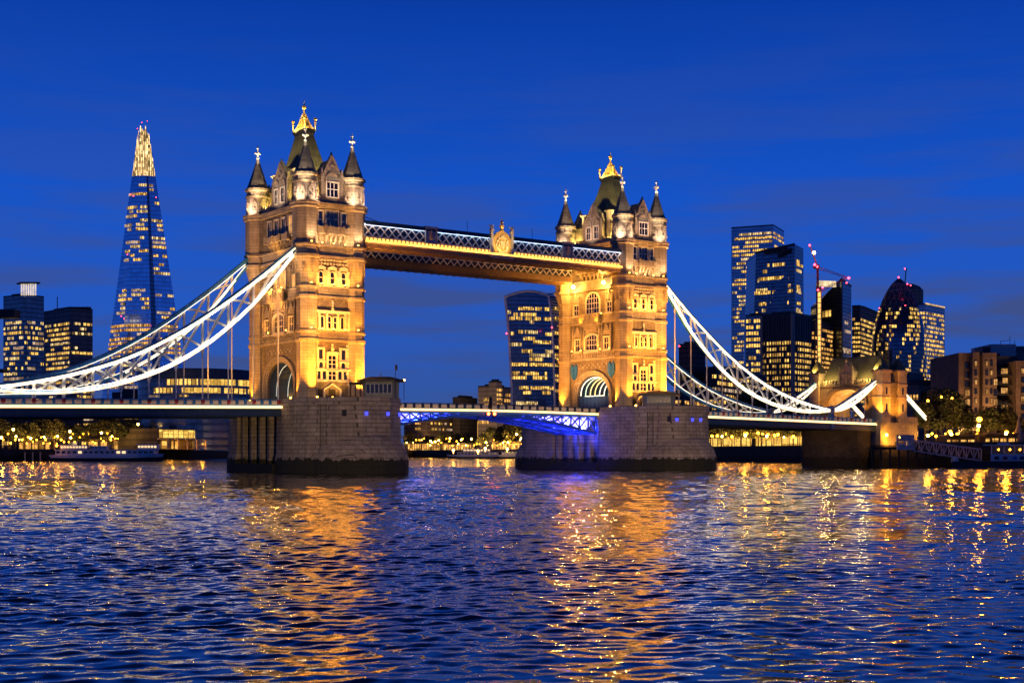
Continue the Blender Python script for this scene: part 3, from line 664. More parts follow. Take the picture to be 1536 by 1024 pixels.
# ------------------------------------------------------------------ piers
def pier(X, ysW, label):
    T = empty('bridge_pier', (X, 0, WATER), label, 'bridge pier', 'granite bridge piers')
    def foot(g, ys, s):
        e = [(10.65, 15), (9.9, 20.5), (7.0, 26.3), (3.0, 29.2)] if s < 0 else [(10.65, ysW[0]), (9.9, ysW[1]), (7.0, ysW[2]), (3.0, ysW[3])]
        pts = [(x + g, s * (y + g * .6)) for x, y in e]; pts += [(-x, y) for x, y in pts[::-1]]
        return pts if s < 0 else pts
    mb = MB()
    for s in (-1, 1):
        for g0, g1, z0, z1 in ((.6, .5, -6, 2.3), (.5, .25, 2.3, 3.2), (.2, 0, 3.2, 13.0 - .4), (.28, .28, 12.55, 13.05), (.1, .1, 13.05, 13.9)):
            pa, pb = foot(g0, 0, s), foot(g1, 0, s); c = 9.0 * s
            pa = [(pa[0][0], c)] + pa + [(pa[-1][0], c)]; pb = [(pb[0][0], c)] + pb + [(pb[-1][0], c)]
            mb.prism(pa, z0, z1, 0, pb)
    mb.box(-8.6, 8.6, -9, 9, -6, 12.0); mb.box(-10.6, 10.6, -9, 9, 11.1, 12.9); mb.box(-11.7, 11.7, -9, 9, -6, 1.2)
    mb.build('masonry', M['pier'], T, None).location.z = -WATER
    for s in (-1, 1):      # starling: a half cone of stone against the nose
        mb = MB(); yc = -22 if s < 0 else ysW[2] - 4.3
        prof = [(1.0, -6), (.99, 2.4), (.93, 4.2), (.80, 6.2), (.58, 7.8), (.28, 8.9), (.02, 9.3)]
        mb.lathe((0, yc), [(r * 9.8, z) for r, z in prof], 20, 0, 0, 1, 1.06); mb.build('starling', M['pier'], T, None).location.z = -WATER
    for sx in (-1, 1):
        for y in (-8.0, -4.2, -.2, 3.8, 7.8): mb = MB(); mb.box(*sorted((sx * 8.5, sx * 10.2)), y - .38, y + .38, 1.2, 11.1); mb.build('pilaster', M['pier'], T, None).location.z = -WATER
    for (a, b) in (((-8.6, -23.0), (-8.0, -24.2)),):
        mb = MB(); n_ = Vector((-.6, -.8, 0)) * .28
        for q in (a, b): mb.tube([(q[0] + n_.x, q[1] + n_.y, .5), (q[0] + n_.x, q[1] + n_.y, 12.6)], .05, 5)
        for k in range(30): mb.bar((a[0] + n_.x, a[1] + n_.y, .8 + k * .4), (b[0] + n_.x, b[1] + n_.y, .8 + k * .4), .05, .05)
        mb.build('ladder', M['dark'], T, None).location.z = -WATER
    mb = MB(); mb.box(-6.2, -5.5, -27.5, -26.6, 10.3, 11.5); mb.build('vent', M['dark'], T, None).location.z = -WATER
    return T
pier(0, (11.5, 14.5, 18, 20), 'granite pier with pointed cutwater under the left bridge tower')
pier(LB, (15, 20.5, 26.3, 29.2), 'granite pier beside the blue-lit bascule under the right bridge tower')
# small blue marker lamps and a vent on each pier
for X, side in ((0, 'left'), (LB, 'right')):
    for (x, y) in (((-2.3, -29.2), (2.4, -29.2), (6.36, -26.77)) if X == 0 else ((-4.44, -28.15), (-.84, -29.2), (1.7, -29.2))):
        n_ = Vector((.58 * (1 if x > 5 else -1 if x < -4 else 0), -.8, 0)).normalized(); c = Vector((X + x, y, 10.8)) + n_ * .2
        mb = MB(); mb.lathe((c.x, c.y), [(.15, 10.45), (.3, 10.55), (.3, 11.1), (.15, 11.2)], 8, 0); mb.lathe((c.x, c.y), [(.36, 11.2), (.36, 11.3), (.1, 11.4)], 8, 1)
        tag(mb.build('marker_lamp', [M['bluelamp'], M['dark']]), 'small round blue lamp on the stone pier of the %s tower' % side, 'lamp', 'blue lamps on the %s pier' % side)

# ------------------------------------------------------------------ bridge decks
def ptop(s): return 13.78 - (s - 12) * .0165          # parapet top along a side span
def side_span(sgn, X, label, s_end, near=-10.95):
    """s is measured from the tower centre outwards"""
    xs = lambda s: X + sgn * s
    T = empty('bridge_deck', (xs(40), 0, 12), label, 'bridge deck', 'approach spans')
    O = Vector((xs(40), 0, 12))
    s0 = 10.7; a = (xs(s0), xs(s_end)); za, zb = ptop(s0), ptop(s_end)
    def seg(mb, y0, y1, d0, d1, sa=s0, sb=s_end, mi=0):
        p, q = ptop(sa), ptop(sb)
        vs = [(xs(s), y, (p if s == sa else q) - d) for s in (sa, sb) for y in (y0, y1) for d in (d1, d0)]
        mb.add(vs, [(0, 1, 3, 2), (4, 6, 7, 5), (0, 4, 5, 1), (2, 3, 7, 6), (0, 2, 6, 4), (1, 5, 7, 3)], mi)
    mb = MB(); seg(mb, -10.5, 10.5, 1.5, 2.1); mb.build('roadway', M['road'], T, O)
    mb = MB()
    for sy in (-1, 1):
        y0, y1 = sorted((sy * 10.2, sy * 10.9)); seg(mb, y0, y1, 1.98, 3.25)
        y0, y1 = sorted((sy * 10.1, sy * 11.1)); seg(mb, y0, y1, 3.05, 3.3); seg(mb, y0, y1, 1.85, 2.0)
    for q in (-6.5, -2.2, 2.2, 6.5): seg(mb, q - .25, q + .25, 2.1, 3.1)
    s = s0 + 2
    while s < s_end:
        mb.box(*sorted((xs(s) - .2, xs(s) + .2)), -10.2, 10.2, ptop(s) - 2.9, ptop(s) - 2.12); s += 5.25
    mb.build('girder', M['navy'], T, O)
    mb = MB()
    for sy in (-1, 1):
        y0, y1 = sorted((sy * 10.72, sy * 11.02)); seg(mb, y0, y1, 0, .16); seg(mb, y0, y1, 1.02, 1.2)
        s = s0 + .6; k = 0
        while s < s_end - .2:
            y0, y1 = sorted((sy * 10.68, sy * 11.06)); seg(mb, y0, y1, -.05, 1.12, s - .2, s + .2); s += 1.75; k += 1
    mb.build('parapet', M['blue'], T, O)
    s = s0 + .6; k = 0
    while s < s_end - 2:
        for sy in (-1, 1):
            mb = MB(); y0, y1 = sorted((sy * 10.84, sy * 10.92)); seg(mb, y0, y1, .2, .98, s + .32, s + 1.43)
            for j in range(4): seg(mb, *sorted((sy * 10.92, sy * 10.96)), .22, .96, s + .42 + j * .27, s + .5 + j * .27, 1)
            if sy < 0: mb.build('parapet_panel', [M['cream'], M['white']], T, O)
            elif k == 0: far_mb = MB(); far_mb.v += mb.v; far_mb.f += mb.f; far_mb.m += mb.m
            else: far_mb.add(mb.v, mb.f, 0)
        if k % 3 == 0:
            mb = MB(); q = xs(s); z = ptop(s) - .52
            mb.lathe((q, -11.08), [(.05, z - .5), (.36, z - .15), (.42, z + .1), (.34, z + .42), (.05, z + .46)], 8, 0, 0, 1, .25); mb.build('shield', M['red'], T, O)
        s += 1.75; k += 1
    far_mb.build('parapet_panel', M['cream'], T, O)
    for y0, y1 in ((-11.38, -11.02), (11.02, 11.38)):
        mb = MB(); seg(mb, y0, y1, 1.24, 1.72); mb.build('light_strip', M['deckled'], T, O)
    return T
side_span(-1, 0, 'approach span with ornate parapet on the left, leading off from the nearer tower', 102)
side_span(1, LB, 'approach span with ornate parapet on the right, between far tower and gatehouse', 84.5)

BASC = plain('bright_blue_bascule_paint', (.035, .12, .60), .4, 0, .15, .7)
def bascule(sgn, X, label):
    xs = lambda s: X + sgn * s      # s from the tower centre towards mid river, 10.7 .. 41
    T = empty('bascule_leaf', (xs(12), 0, 12), label, 'bascule', 'raised roadway leaves over mid river'); O = Vector((xs(12), 0, 12))
    pt = lambda s: 13.72 + .32 * (1 - ((41.15 - s) / 30.5) ** 2)
    low = lambda s: 7.6 + (11.45 - 7.6) * (1 - ((41.15 - s) / 30.5) ** 1.7)
    S = [10.7 + (41.0 - 10.7) * i / 12 for i in range(13)]
    def seg(mb, y0, y1, f0, f1, i, j=None, mi=0):
        a, b = (S[i], S[i + 1]) if j is None else (i, j)
        vs = [(xs(s), y, f(s)) for s in (a, b) for y in (y0, y1) for f in (f1, f0)]
        mb.add(vs, [(0, 1, 3, 2), (4, 6, 7, 5), (0, 4, 5, 1), (2, 3, 7, 6), (0, 2, 6, 4), (1, 5, 7, 3)], mi)
    mb = MB()
    for i in range(12): seg(mb, -7.9, 7.9, lambda s: pt(s) - 1.45, lambda s: pt(s) - 1.75, i)
    mb.build('roadway', M['road'], T, O)
    for sy in (-1, 1):
        mb = MB()
        for i in range(12):
            y0, y1 = sorted((sy * 7.85, sy * 8.15)); seg(mb, y0, y1, pt, lambda s: pt(s) - .15, i); seg(mb, y0, y1, lambda s: pt(s) - 1.0, lambda s: pt(s) - 1.15, i)
        k = 10.9
        while k < 41: seg(mb, *sorted((sy * 7.82, sy * 8.2)), lambda s: pt(s) + .04, lambda s: pt(s) - 1.1, k - .2, k + .2); k += 2.15
        mb.build('parapet', M['navy'], T, O)
    k = 10.9
    while k < 39.5:
        mb = MB(); seg(mb, -8.06, -7.98, lambda s: pt(s) - .2, lambda s: pt(s) - .95, k + .36, k + 1.79)
        for j in range(4): seg(mb, -8.1, -8.05, lambda s: pt(s) - .2, lambda s: pt(s) - .95, k + .5 + j * .35, k + .6 + j * .35, 1)
        mb.build('parapet_panel', [M['cream'], M['white']], T, O); k += 2.15
    for sy in (-1, 1):
        mb = MB()
        for i in range(12): seg(mb, *sorted((sy * 8.1, sy * 8.5)), lambda s: pt(s) - 1.2, lambda s: pt(s) - 1.62, i)
        mb.build('light_strip', M['deckled'], T, O)
    for y in (-7.7, -2.6, 2.6, 7.7):          # four trussed girders
        mb = MB()
        for i in range(12):
            seg(mb, y - .25, y + .25, lambda s: pt(s) - 1.75, lambda s: pt(s) - 2.15, i); seg(mb, y - .3, y + .3, lambda s: low(s) + .5, low, i)
            a, b = S[i], S[i + 1]; ha = pt(a) - 2.15 - low(a) - .5
            if ha > .25:
                mb.bar((xs(a), y, low(a) + .4), (xs(a), y, pt(a) - 2.1), .3, .32)
                mb.bar((xs(a), y, pt(a) - 2.1), (xs(b), y, low(b) + .4), .24, .34)
                if i < 8: mb.bar((xs(a), y, low(a) + .45), (xs(b), y, pt(b) - 2.1), .2, .2)
        mb.build('truss_girder', BASC, T, O)
    mb = MB()
    for i in range(13):
        s = S[i]; mb.bar((xs(s), -7.7, low(s) + .3), (xs(s), 7.7, low(s) + .3), .35, .5)
        if pt(s) - low(s) > 2.6: mb.bar((xs(s), -7.7, pt(s) - 2.0), (xs(s), 7.7, pt(s) - 2.0), .3, .45)
    for i in range(7):                            # pale web plates that catch the lights
        for y in (-5.2, 0, 5.2): seg(mb, y - .04, y + .04, lambda s: pt(s) - 2.0, lambda s: low(s) + 1.0, i, None, 1)
    mb.build('cross_beam', [BASC, M['white']], T, O)
    for y in (-6.5, -1.5, 4): spot((xs(11.3), y, 6.0), (xs(25), y * .9, 10.6), 7000, (.22, .22, 1.0), 75, .8, .2)
    for s, p in ((12.2, 9000), (17, 6500), (22.5, 4200), (28, 2000)):
        for y in (-6.3, -3.9, 3.9): spot((xs(s), y, low(s) + .7), (xs(s + 5), y * .8, pt(s) + .5), p * .8, (.16, .14, 1.0), 150, .8, .2)
        spot((xs(s), -7.2, low(s) + .8), (xs(s + 1.5), -5.2, pt(s) - 2), p * .30, (.38, .32, 1.0), 150, .8, .2)
    return T
bascule(1, 0, 'bascule leaf of the roadway reaching from the left tower to mid river')
bascule(-1, LB, 'bascule leaf with blue-lit underside reaching from the right tower to mid river')
# blue wash on the far pier's recess
for y in (-7, -3, 2): spot((70.9, y, 10.2), (73.2, y, 5.0), 5000, (.05, .06, 1.0), 100, .8, .2)
# two red navigation lamps at mid span
for dx in (-.85, .75):
    mb = MB(); c = (41.15 + dx, -8.75, 11.9); mb.ball(c, .34, 8, 0); mb.box(c[0] - .3, c[0] + .3, -8.6, -8.2, 11.4, 12.25, 1)
    tag(mb.build('navigation_lamp', [emit('navigation_red', (1, .12, .03), 16), M['dark']]), 'red navigation lamp under the parapet at the middle of the bascules', 'lamp', 'red lamps at mid span')
mb = MB(); mb.box(40.9, 41.4, -8.5, -8.1, 12.2, 15.4); mb.ball((41.15, -8.3, 15.5), .25, 6)
tag(mb.build('signal_post', M['dark']), 'slim dark post standing where the two bascule leaves meet', 'post')

# ------------------------------------------------------------------ high walkways
def walkway(sy, label):
    y = lambda q: sy * q
    T = empty('high_walkway', (41.15, sy * 9, 45), label, 'walkway', 'high level walkways'); O = Vector((41.15, sy * 9, 45))
    x0, x1 = 7.2, 75.1; qi = 8.2 if sy < 0 else 6.0
    def bx(mb, a, b, q0, q1, z0, z1, mi=0): mb.box(a, b, *sorted((y(q0), y(q1))), z0, z1, mi)
    mb = MB(); bx(mb, x0, x1, qi + .2, 12.0, 45.6, 49.7); bx(mb, x0, x1, qi - .1, 12.62, 49.72, 50.2); bx(mb, x0, x1, 12.54, 12.64, 49.5, 49.75); bx(mb, x0, x1, qi + .6, 11.4, 50.2, 50.55); mb.build('gallery', M['navy'], T, O)  # overhang and front lip screen the added cool strip from view
    for out in (1, 0):
        q = 12.08 if out else qi + .12
        mb = MB(); d = .14 if out else -.14; k = int(68 / 1.9)
        for i in range(36):
            a = x0 + i * (x1 - x0) / 36; b = x0 + (i + 1) * (x1 - x0) / 36; m = (a + b) / 2
            zl_ = 47.3 if out else 45.85
            for p0, p1 in (((a, zl_), (b, zl_ + 2.1)), ((a, zl_ + 2.1), (b, zl_))): mb.bar((p0[0], y(q + d / 2), p0[1]), (p1[0], y(q + d / 2), p1[1]), .22, .16, 0, (0, 1, 0))
            if out: mb.bar((m, y(q + d), 48.35 - .25), (m, y(q + d), 48.35 + .25), .36, .1)
        if out: lm = MB(); bx(lm, x0, x1, q + .3, q + .4, 49.63, 49.68); lm.build('lattice_fill_strip', M['lattice_fill'], T, O)  # added strip, hidden behind the lip, brightens the lattice
        bx(mb, x0, x1, q, q + d, 49.38, 49.6); bx(mb, x0, x1, q, q + d, 47.1, 47.3)
        mb.build('lattice', plain('pale_blue_lattice_paint', (.78, .80, .84), .5), T, O)
        if not out: continue
        mb = MB(); s = 1
        bx(mb, x0, x1, q, q + s * .16, 47.05, 47.2); bx(mb, x0, x1, q, q + s * .85, 45.75, 45.95)
        i = x0
        while i < x1: bx(mb, i, i + .22, q, q + s * .45, 45.98, 47.0); i += .95
        mb.build('cornice', M['cream'], T, O)
        mb = MB(); bx(mb, x0, x1, q + s * .5, q + s * .8, 45.97, 46.35); bx(mb, x0, x1, q + s * .02, q + s * .1, 46.55, 46.95); mb.build('light_strip', M['goldled'] if out else emit('dim_golden_strip', (1, .5, .14), .28, .7, .8), T, O)
    mb = MB(); bx(mb, x0, x1, qi - .1, 12.35, 45.0 if sy < 0 else 44.4, 45.75)
    i = x0
    while i < x1: bx(mb, i, i + .3, qi, 12.2, 44.8 if sy < 0 else 44.25, 45.0 if sy < 0 else 44.4); i += 2.1
    mb.build('floor_girder', plain('bronze_painted_girder', (.22, .15, .09), .5), T, O)
    for xc in (23.05, 41.15 + 18.1):
        mb = MB(); bx(mb, xc - 1.45, xc + 1.45, 12.05, 12.6, 46.9, 50.3); bx(mb, xc - 1.6, xc + 1.6, 12.05, 12.72, 50.3, 50.5)
        for a, b in ((-1.45, -1.2), (1.2, 1.45)): bx(mb, xc + a, xc + b, 12.6, 12.72, 46.9, 50.3)
        bx(mb, xc - 1.2, xc + 1.2, 12.6, 12.72, 50.0, 50.3); bx(mb, xc - 1.2, xc + 1.2, 12.6, 12.72, 46.9, 47.2)
        p = mb.build('panel', plain('grey_blue_panel', (.30, .37, .46), .5), T, O)
        mb = MB(); cy = y(12.66); mb.lathe((xc, cy), [(.02, 47.6), (.5, 48.0), (.55, 48.7), (.3, 49.2), (.36, 49.5), (.02, 49.8)], 8, 0, 0, 1, .3); mb.build('figure_relief', plain('stone_relief', (.42, .36, .3), .7), p, O)
    # central gilded coat of arms
    mb = MB(); xc = 41.15; F = (lambda a, n, z: (xc + sy * -1 * a * -1, y(12.3 + n), z))
    mb.fprism(F, [(-2.3, 45.9), (2.3, 45.9), (2.3, 49.6), (1.6, 50.7), (0, 51.5), (-1.6, 50.7), (-2.3, 49.6)], 0, .35)
    e = mb.build('emblem', M['gold'], T, O)
    mb = MB()
    mb.fring(F, [(1.75 * math.cos(t), 48.3 + 1.75 * math.sin(t)) for t in [i * math.pi / 8 for i in range(16)]], [(1.45 * math.cos(t), 48.3 + 1.45 * math.sin(t)) for t in [i * math.pi / 8 for i in range(16)]], .35, .5)
    mb.fprism(F, [(-.6, 49.1), (.6, 49.1), (.62, 48.3), (.35, 47.6), (0, 47.2), (-.35, 47.6), (-.62, 48.3)], .35, .62); mb.fbox(F, -.1, .1, .6, .72, 47.3, 49.1); mb.fbox(F, -.6, .6, .6, .7, 48.3, 48.5)
    for sg in (-1, 1):
        mb.tube([F(sg * .8, .5, 47.2), F(sg * 1.15, .55, 47.9), F(sg * .95, .55, 48.6), F(sg * 1.2, .5, 49.2)], .17, 6); mb.ball(F(sg * 1.15, .55, 49.3), .22, 6); mb.ball(F(sg * 1.0, .5, 46.7), .25, 6)
    mb.fprism(F, [(-.55, 49.6), (.55, 49.6), (.45, 50.2), (0, 50.45), (-.45, 50.2)], .35, .6); mb.fbox(F, -1.5, 1.5, .35, .5, 46.25, 46.5)
    mb.build('crest', plain('white_gilt_relief', (.8, .68, .4), .4), e, O)
    mb = MB()
    for sg in (-1, 1):
        mb.fbox(F, sg * 2.7 - .3, sg * 2.7 + .3, -.1, .5, 45.7, 51.2); mb.fprism(F, [(sg * 2.7 - .45, 51.2), (sg * 2.7 + .45, 51.2), (sg * 2.7 + .3, 51.6), (sg * 2.7 - .3, 51.6)], -.1, .6); mb.ball(F(sg * 2.7, .2, 51.95), .36, 8); mb.fbox(F, sg * 2.7 - .55, sg * 2.7 + .55, .0, .3, 52.1, 52.35)
    mb.fbox(F, -3.0, 3.0, -.1, .5, 45.4, 45.7)
    mb.build('pillar', plain('pale_stone_pillar', (.62, .6, .58), .6), e, O)
    mb = MB(); c = F(0, .2, 0); mb.lathe((c[0], c[1]), [(.5, 51.3), (.3, 51.8), (.5, 52.1), (.55, 52.5), (.2, 52.7), (.2, 52.9), (.45, 53.1), (.2, 53.4), (.03, 54.1)], 8); mb.build('finial', M['gold'], e, O)
    if sy < 0:
        spot((41.15, -18.5, 46.0), (41.15, -12.5, 49.2), 3000, (1, .62, .22), 60, .6)
        mb = MB()
        for xp in (34.5, 52.0, 8.5): mb.tube([(xp, -9, 50.5), (xp, -9, 53.3)], .05, 5)
        mb.bar((7.2, -10.5, 51.6), (13, -10.5, 50.3), .12, .12)
        mb.build('aerial', M['dark'], T, O)
    return T
walkway(-1, 'near high-level walkway with golden light strip and gilded coat of arms')
walkway(1, 'far high-level walkway seen below and behind the lit one')

# ------------------------------------------------------------------ suspension chains
UP = [(6.2, 44.9), (9, 42.6), (12.7, 39.4), (16.5, 36.35), (23.1, 31.5), (28, 28.1), (32, 25.7), (36, 23.5), (40.5, 21.3), (45, 19.6), (50, 18.0), (55, 16.75), (60, 15.7), (66.2, 14.75)]
LO = [(6.2, 44.3), (9, 41.2), (12, 37.2), (16.7, 31.7), (20, 28.9), (23.1, 26.1), (28.5, 22.2), (34.5, 18.9), (40.5, 16.7), (46, 15.2), (52, 14.25), (58, 13.95), (62, 14.0), (66.2, 14.5)]
UP2 = [(67.4, 14.8), (71, 16.3), (75.5, 18.35), (80, 20.6), (84.4, 22.9)]
LO2 = [(67.4, 14.5), (71, 14.8), (75.5, 16.4), (80, 18.9), (84.4, 22.1)]
def interp(T_, s):
    for (a, za), (b, zb) in zip(T_, T_[1:]):
        if a <= s <= b: return za + (zb - za) * (s - a) / (b - a)
    return T_[-1][1]
def smooth_line(T_, n=28):
    a, b = T_[0][0], T_[-1][0]; out = []
    for i in range(n + 1):
        s = a + (b - a) * i / n; h = (b - a) / n
        out.append((s, (interp(T_, max(a, s - h)) + 2 * interp(T_, s) + interp(T_, min(b, s + h))) / 4 if 0 < i < n else interp(T_, s)))
    return out
def chain(sgn, X, sy, label, ups, los, ledU, ledL, short, hang=True):
    xs = lambda s: X + sgn * s; y = sy * 10.6; out = sy
    T = empty('suspension_chain', (xs(40), y, 13), label, 'suspension chain', 'stiffened suspension chains'); O = Vector((xs(40), y, 13))
    runs = [(UP, LO)] + ([(UP2, LO2)] if short else [])
    for (U_, L_) in runs:
        for nm, line, led in (('upper_chord', smooth_line(U_, 28 if U_ is UP else 10), ledU), ('lower_chord', smooth_line(L_, 28 if U_ is UP else 10), ledL)):
            mb = MB(); hgt = .78 if nm == 'upper_chord' else .66
            for (a, za), (b, zb) in zip(line, line[1:]): mb.bar((xs(a), y, za), (xs(b), y, zb), .62, hgt)
            for j in range(2, len(line) - 1, 3):          # splice plates
                a, za = line[j]; b, zb = line[j + 1]; mb.bar((xs(a), y, za), (xs(a + (b - a) * .35), y, za + (zb - za) * .35), .74, hgt * .98 + .1)
            mb.build(nm, M['blue'], T, O)
            lo_, hi_ = led or (999, 999); mb = MB(); m_ = 0
            for (a, za), (b, zb) in zip(line, line[1:]):
                if not (lo_ <= a <= hi_): continue
                dz = -.12 if nm == 'upper_chord' else 0
                yy = y + sy * .36 if sy < 0 else y - .36
                mb.bar((xs(a), yy, za + dz), (xs(b), yy, zb + dz), .12, .25 if nm == 'upper_chord' else .2); m_ += 1
                if nm == 'lower_chord' and sy < 0: mb.bar((xs(a), yy, za - .28), (xs(b), yy, zb - .28), .1, .1)
            if m_: mb.build('light_strip', M['led'], T, O)
            if 1:
                mb = MB(); dz = -.46 if nm == 'upper_chord' else .40
                for (a, za), (b, zb) in zip(line, line[1:]):
                    if U_ is UP and 8 < a < 62 or U_ is UP2 and 69 < a < 82: mb.bar((xs(a), y - .42, za + dz), (xs(b), y - .42, zb + dz), .2, .06)
                mb.build('bracing_fill_light', M['brace_fill' if sy < 0 else 'brace_fill_dim'], T, O)  # glowing strips added only to brighten the struts and braces
    sp_ = [11.2 + 5.25 * i for i in range(10)]
    for i, s in enumerate(sp_):
        zu, zl = interp(UP, s), interp(LO, s)
        mb = MB(); mb.bar((xs(s), y, zl), (xs(s), y, zu), .4, .4); mb.bar((xs(s), y, zl), (xs(s), y, zl + min(1.2, (zu - zl) * .4)), .3, .6); mb.build('vertical_strut', M['white'], T, O)
        if i < 9:
            s2 = sp_[i + 1]; zu2, zl2 = interp(UP, s2), interp(LO, s2)
            mb = MB(); mb.bar((xs(s), y - .1, zu), (xs(s2), y - .1, zl2), .3, .42); mb.build('diagonal_brace', M['white'], T, O)
            mid = ((s + s2) / 2, (zl + zu2) / 2 + .25)
            mb = MB(); mb.bar((xs(s), y + .1, zl), (xs(mid[0]), y + .1, mid[1]), .3, .4); mb.bar((xs(mid[0]), y + .1, mid[1]), (xs(s2), y + .1, zu2), .3, .4); mb.build('diagonal_brace', M['white'], T, O)
        if hang and s < 62:
            mb = MB(); zd = ptop(s) - .9; mb.tube([(xs(s), y, zl), (xs(s), y, zd)], .13, 6)
            if zl - zd > 1.5:
                mb.bar((xs(s) - .3, y, zl - .35), (xs(s), y, zl - 1.7), .2, .2); mb.bar((xs(s) + .3, y, zl - .35), (xs(s), y, zl - 1.7), .2, .2)
            mb.tube([(xs(s), y, zd + .2), (xs(s), y, zd + .9)], .2, 6)
            mb.build('hanger', M['white'], T, O)
    if short:
        for s in (71, 75.5, 80):
            mb = MB(); mb.bar((xs(s), y, interp(LO2, s)), (xs(s), y, interp(UP2, s)), .24, .28); mb.tube([(xs(s), y, interp(LO2, s)), (xs(s), y, ptop(s) - .9)], .12, 6); mb.build('hanger', M['white'], T, O)
        for a, b in ((68.6, 71), (71, 75.5), (75.5, 80), (80, 83.4)):
            mb = MB(); mb.bar((xs(a), y, interp(LO2, a)), (xs(b), y, interp(UP2, b)), .2, .26); mb.bar((xs(a), y, interp(UP2, a)), (xs(b), y, interp(LO2, b)), .2, .26); mb.build('diagonal_brace', M['white'], T, O)
    if short or sgn < 0:        # pin joint carried on a post
        mb = MB(); c = (xs(66.8), y)
        ring = [(xs(66.8) + .95 * math.cos(t), 14.7 + 1.05 * math.sin(t)) for t in [i * math.pi / 8 for i in range(16)]]
        G = lambda a, n, z: (a, y + sy * n, z)
        mb.fring(G, ring, [(c[0] + (p[0] - c[0]) * .5, 14.7 + (p[1] - 14.7) * .5) for p in ring], -.45, .45)
        j = mb.build('pin_joint', M['white'], T, O)
        mb = MB(); mb.box(c[0] - .4, c[0] + .4, y - .5, y + .5, 9.4, 13.9); mb.box(c[0] - .6, c[0] + .6, y - .62, y + .62, 12.6, 13.1); mb.build('joint_post', M['blue'], T, O)
    # saddle where the chain enters the tower
    mb = MB(); mb.bar((xs(7.6), y, 44.4), (xs(5.9), y, 46.2), .9, 1.1); mb.build('saddle', M['blue'], T, O)
    return T
ALL = (0, 200)
chain(-1, 0, -1, 'brightly lit suspension chain in front, left of the nearer tower', UP, LO, ALL, ALL, False)
chain(-1, 0, 1, 'blue suspension chain behind the bright one, left of the nearer tower', UP, LO, None, (9, 32), False)
chain(1, LB, -1, 'brightly lit suspension chain in front, right of the far tower', UP, LO, ALL, ALL, True)
chain(1, LB, 1, 'dark blue suspension chain behind the bright one, right of the far tower', UP, LO, (66, 90), (66, 90), True)
# land ties beyond the gatehouse
for y, nm in ((-10.6, 'near'), (10.6, 'far')):
    mb = MB(); a, b = (176.6, y, 20.9), (188.0, y, 13.0)
    mb.bar(a, b, .6, 1.5); mb.bar((a[0], y - .35, a[2] + .4), (b[0], y - .35, b[2] + .4), .1, .5, 1); mb.bar((a[0], y - .35, a[2] - .4), (b[0], y - .35, b[2] - .4), .1, .5, 1)
    tag(mb.build('land_tie', [M['blue'], M['led']]), 'short straight lit tie sloping down behind the gatehouse, %s side' % nm, 'suspension chain', 'land ties of the bridge')

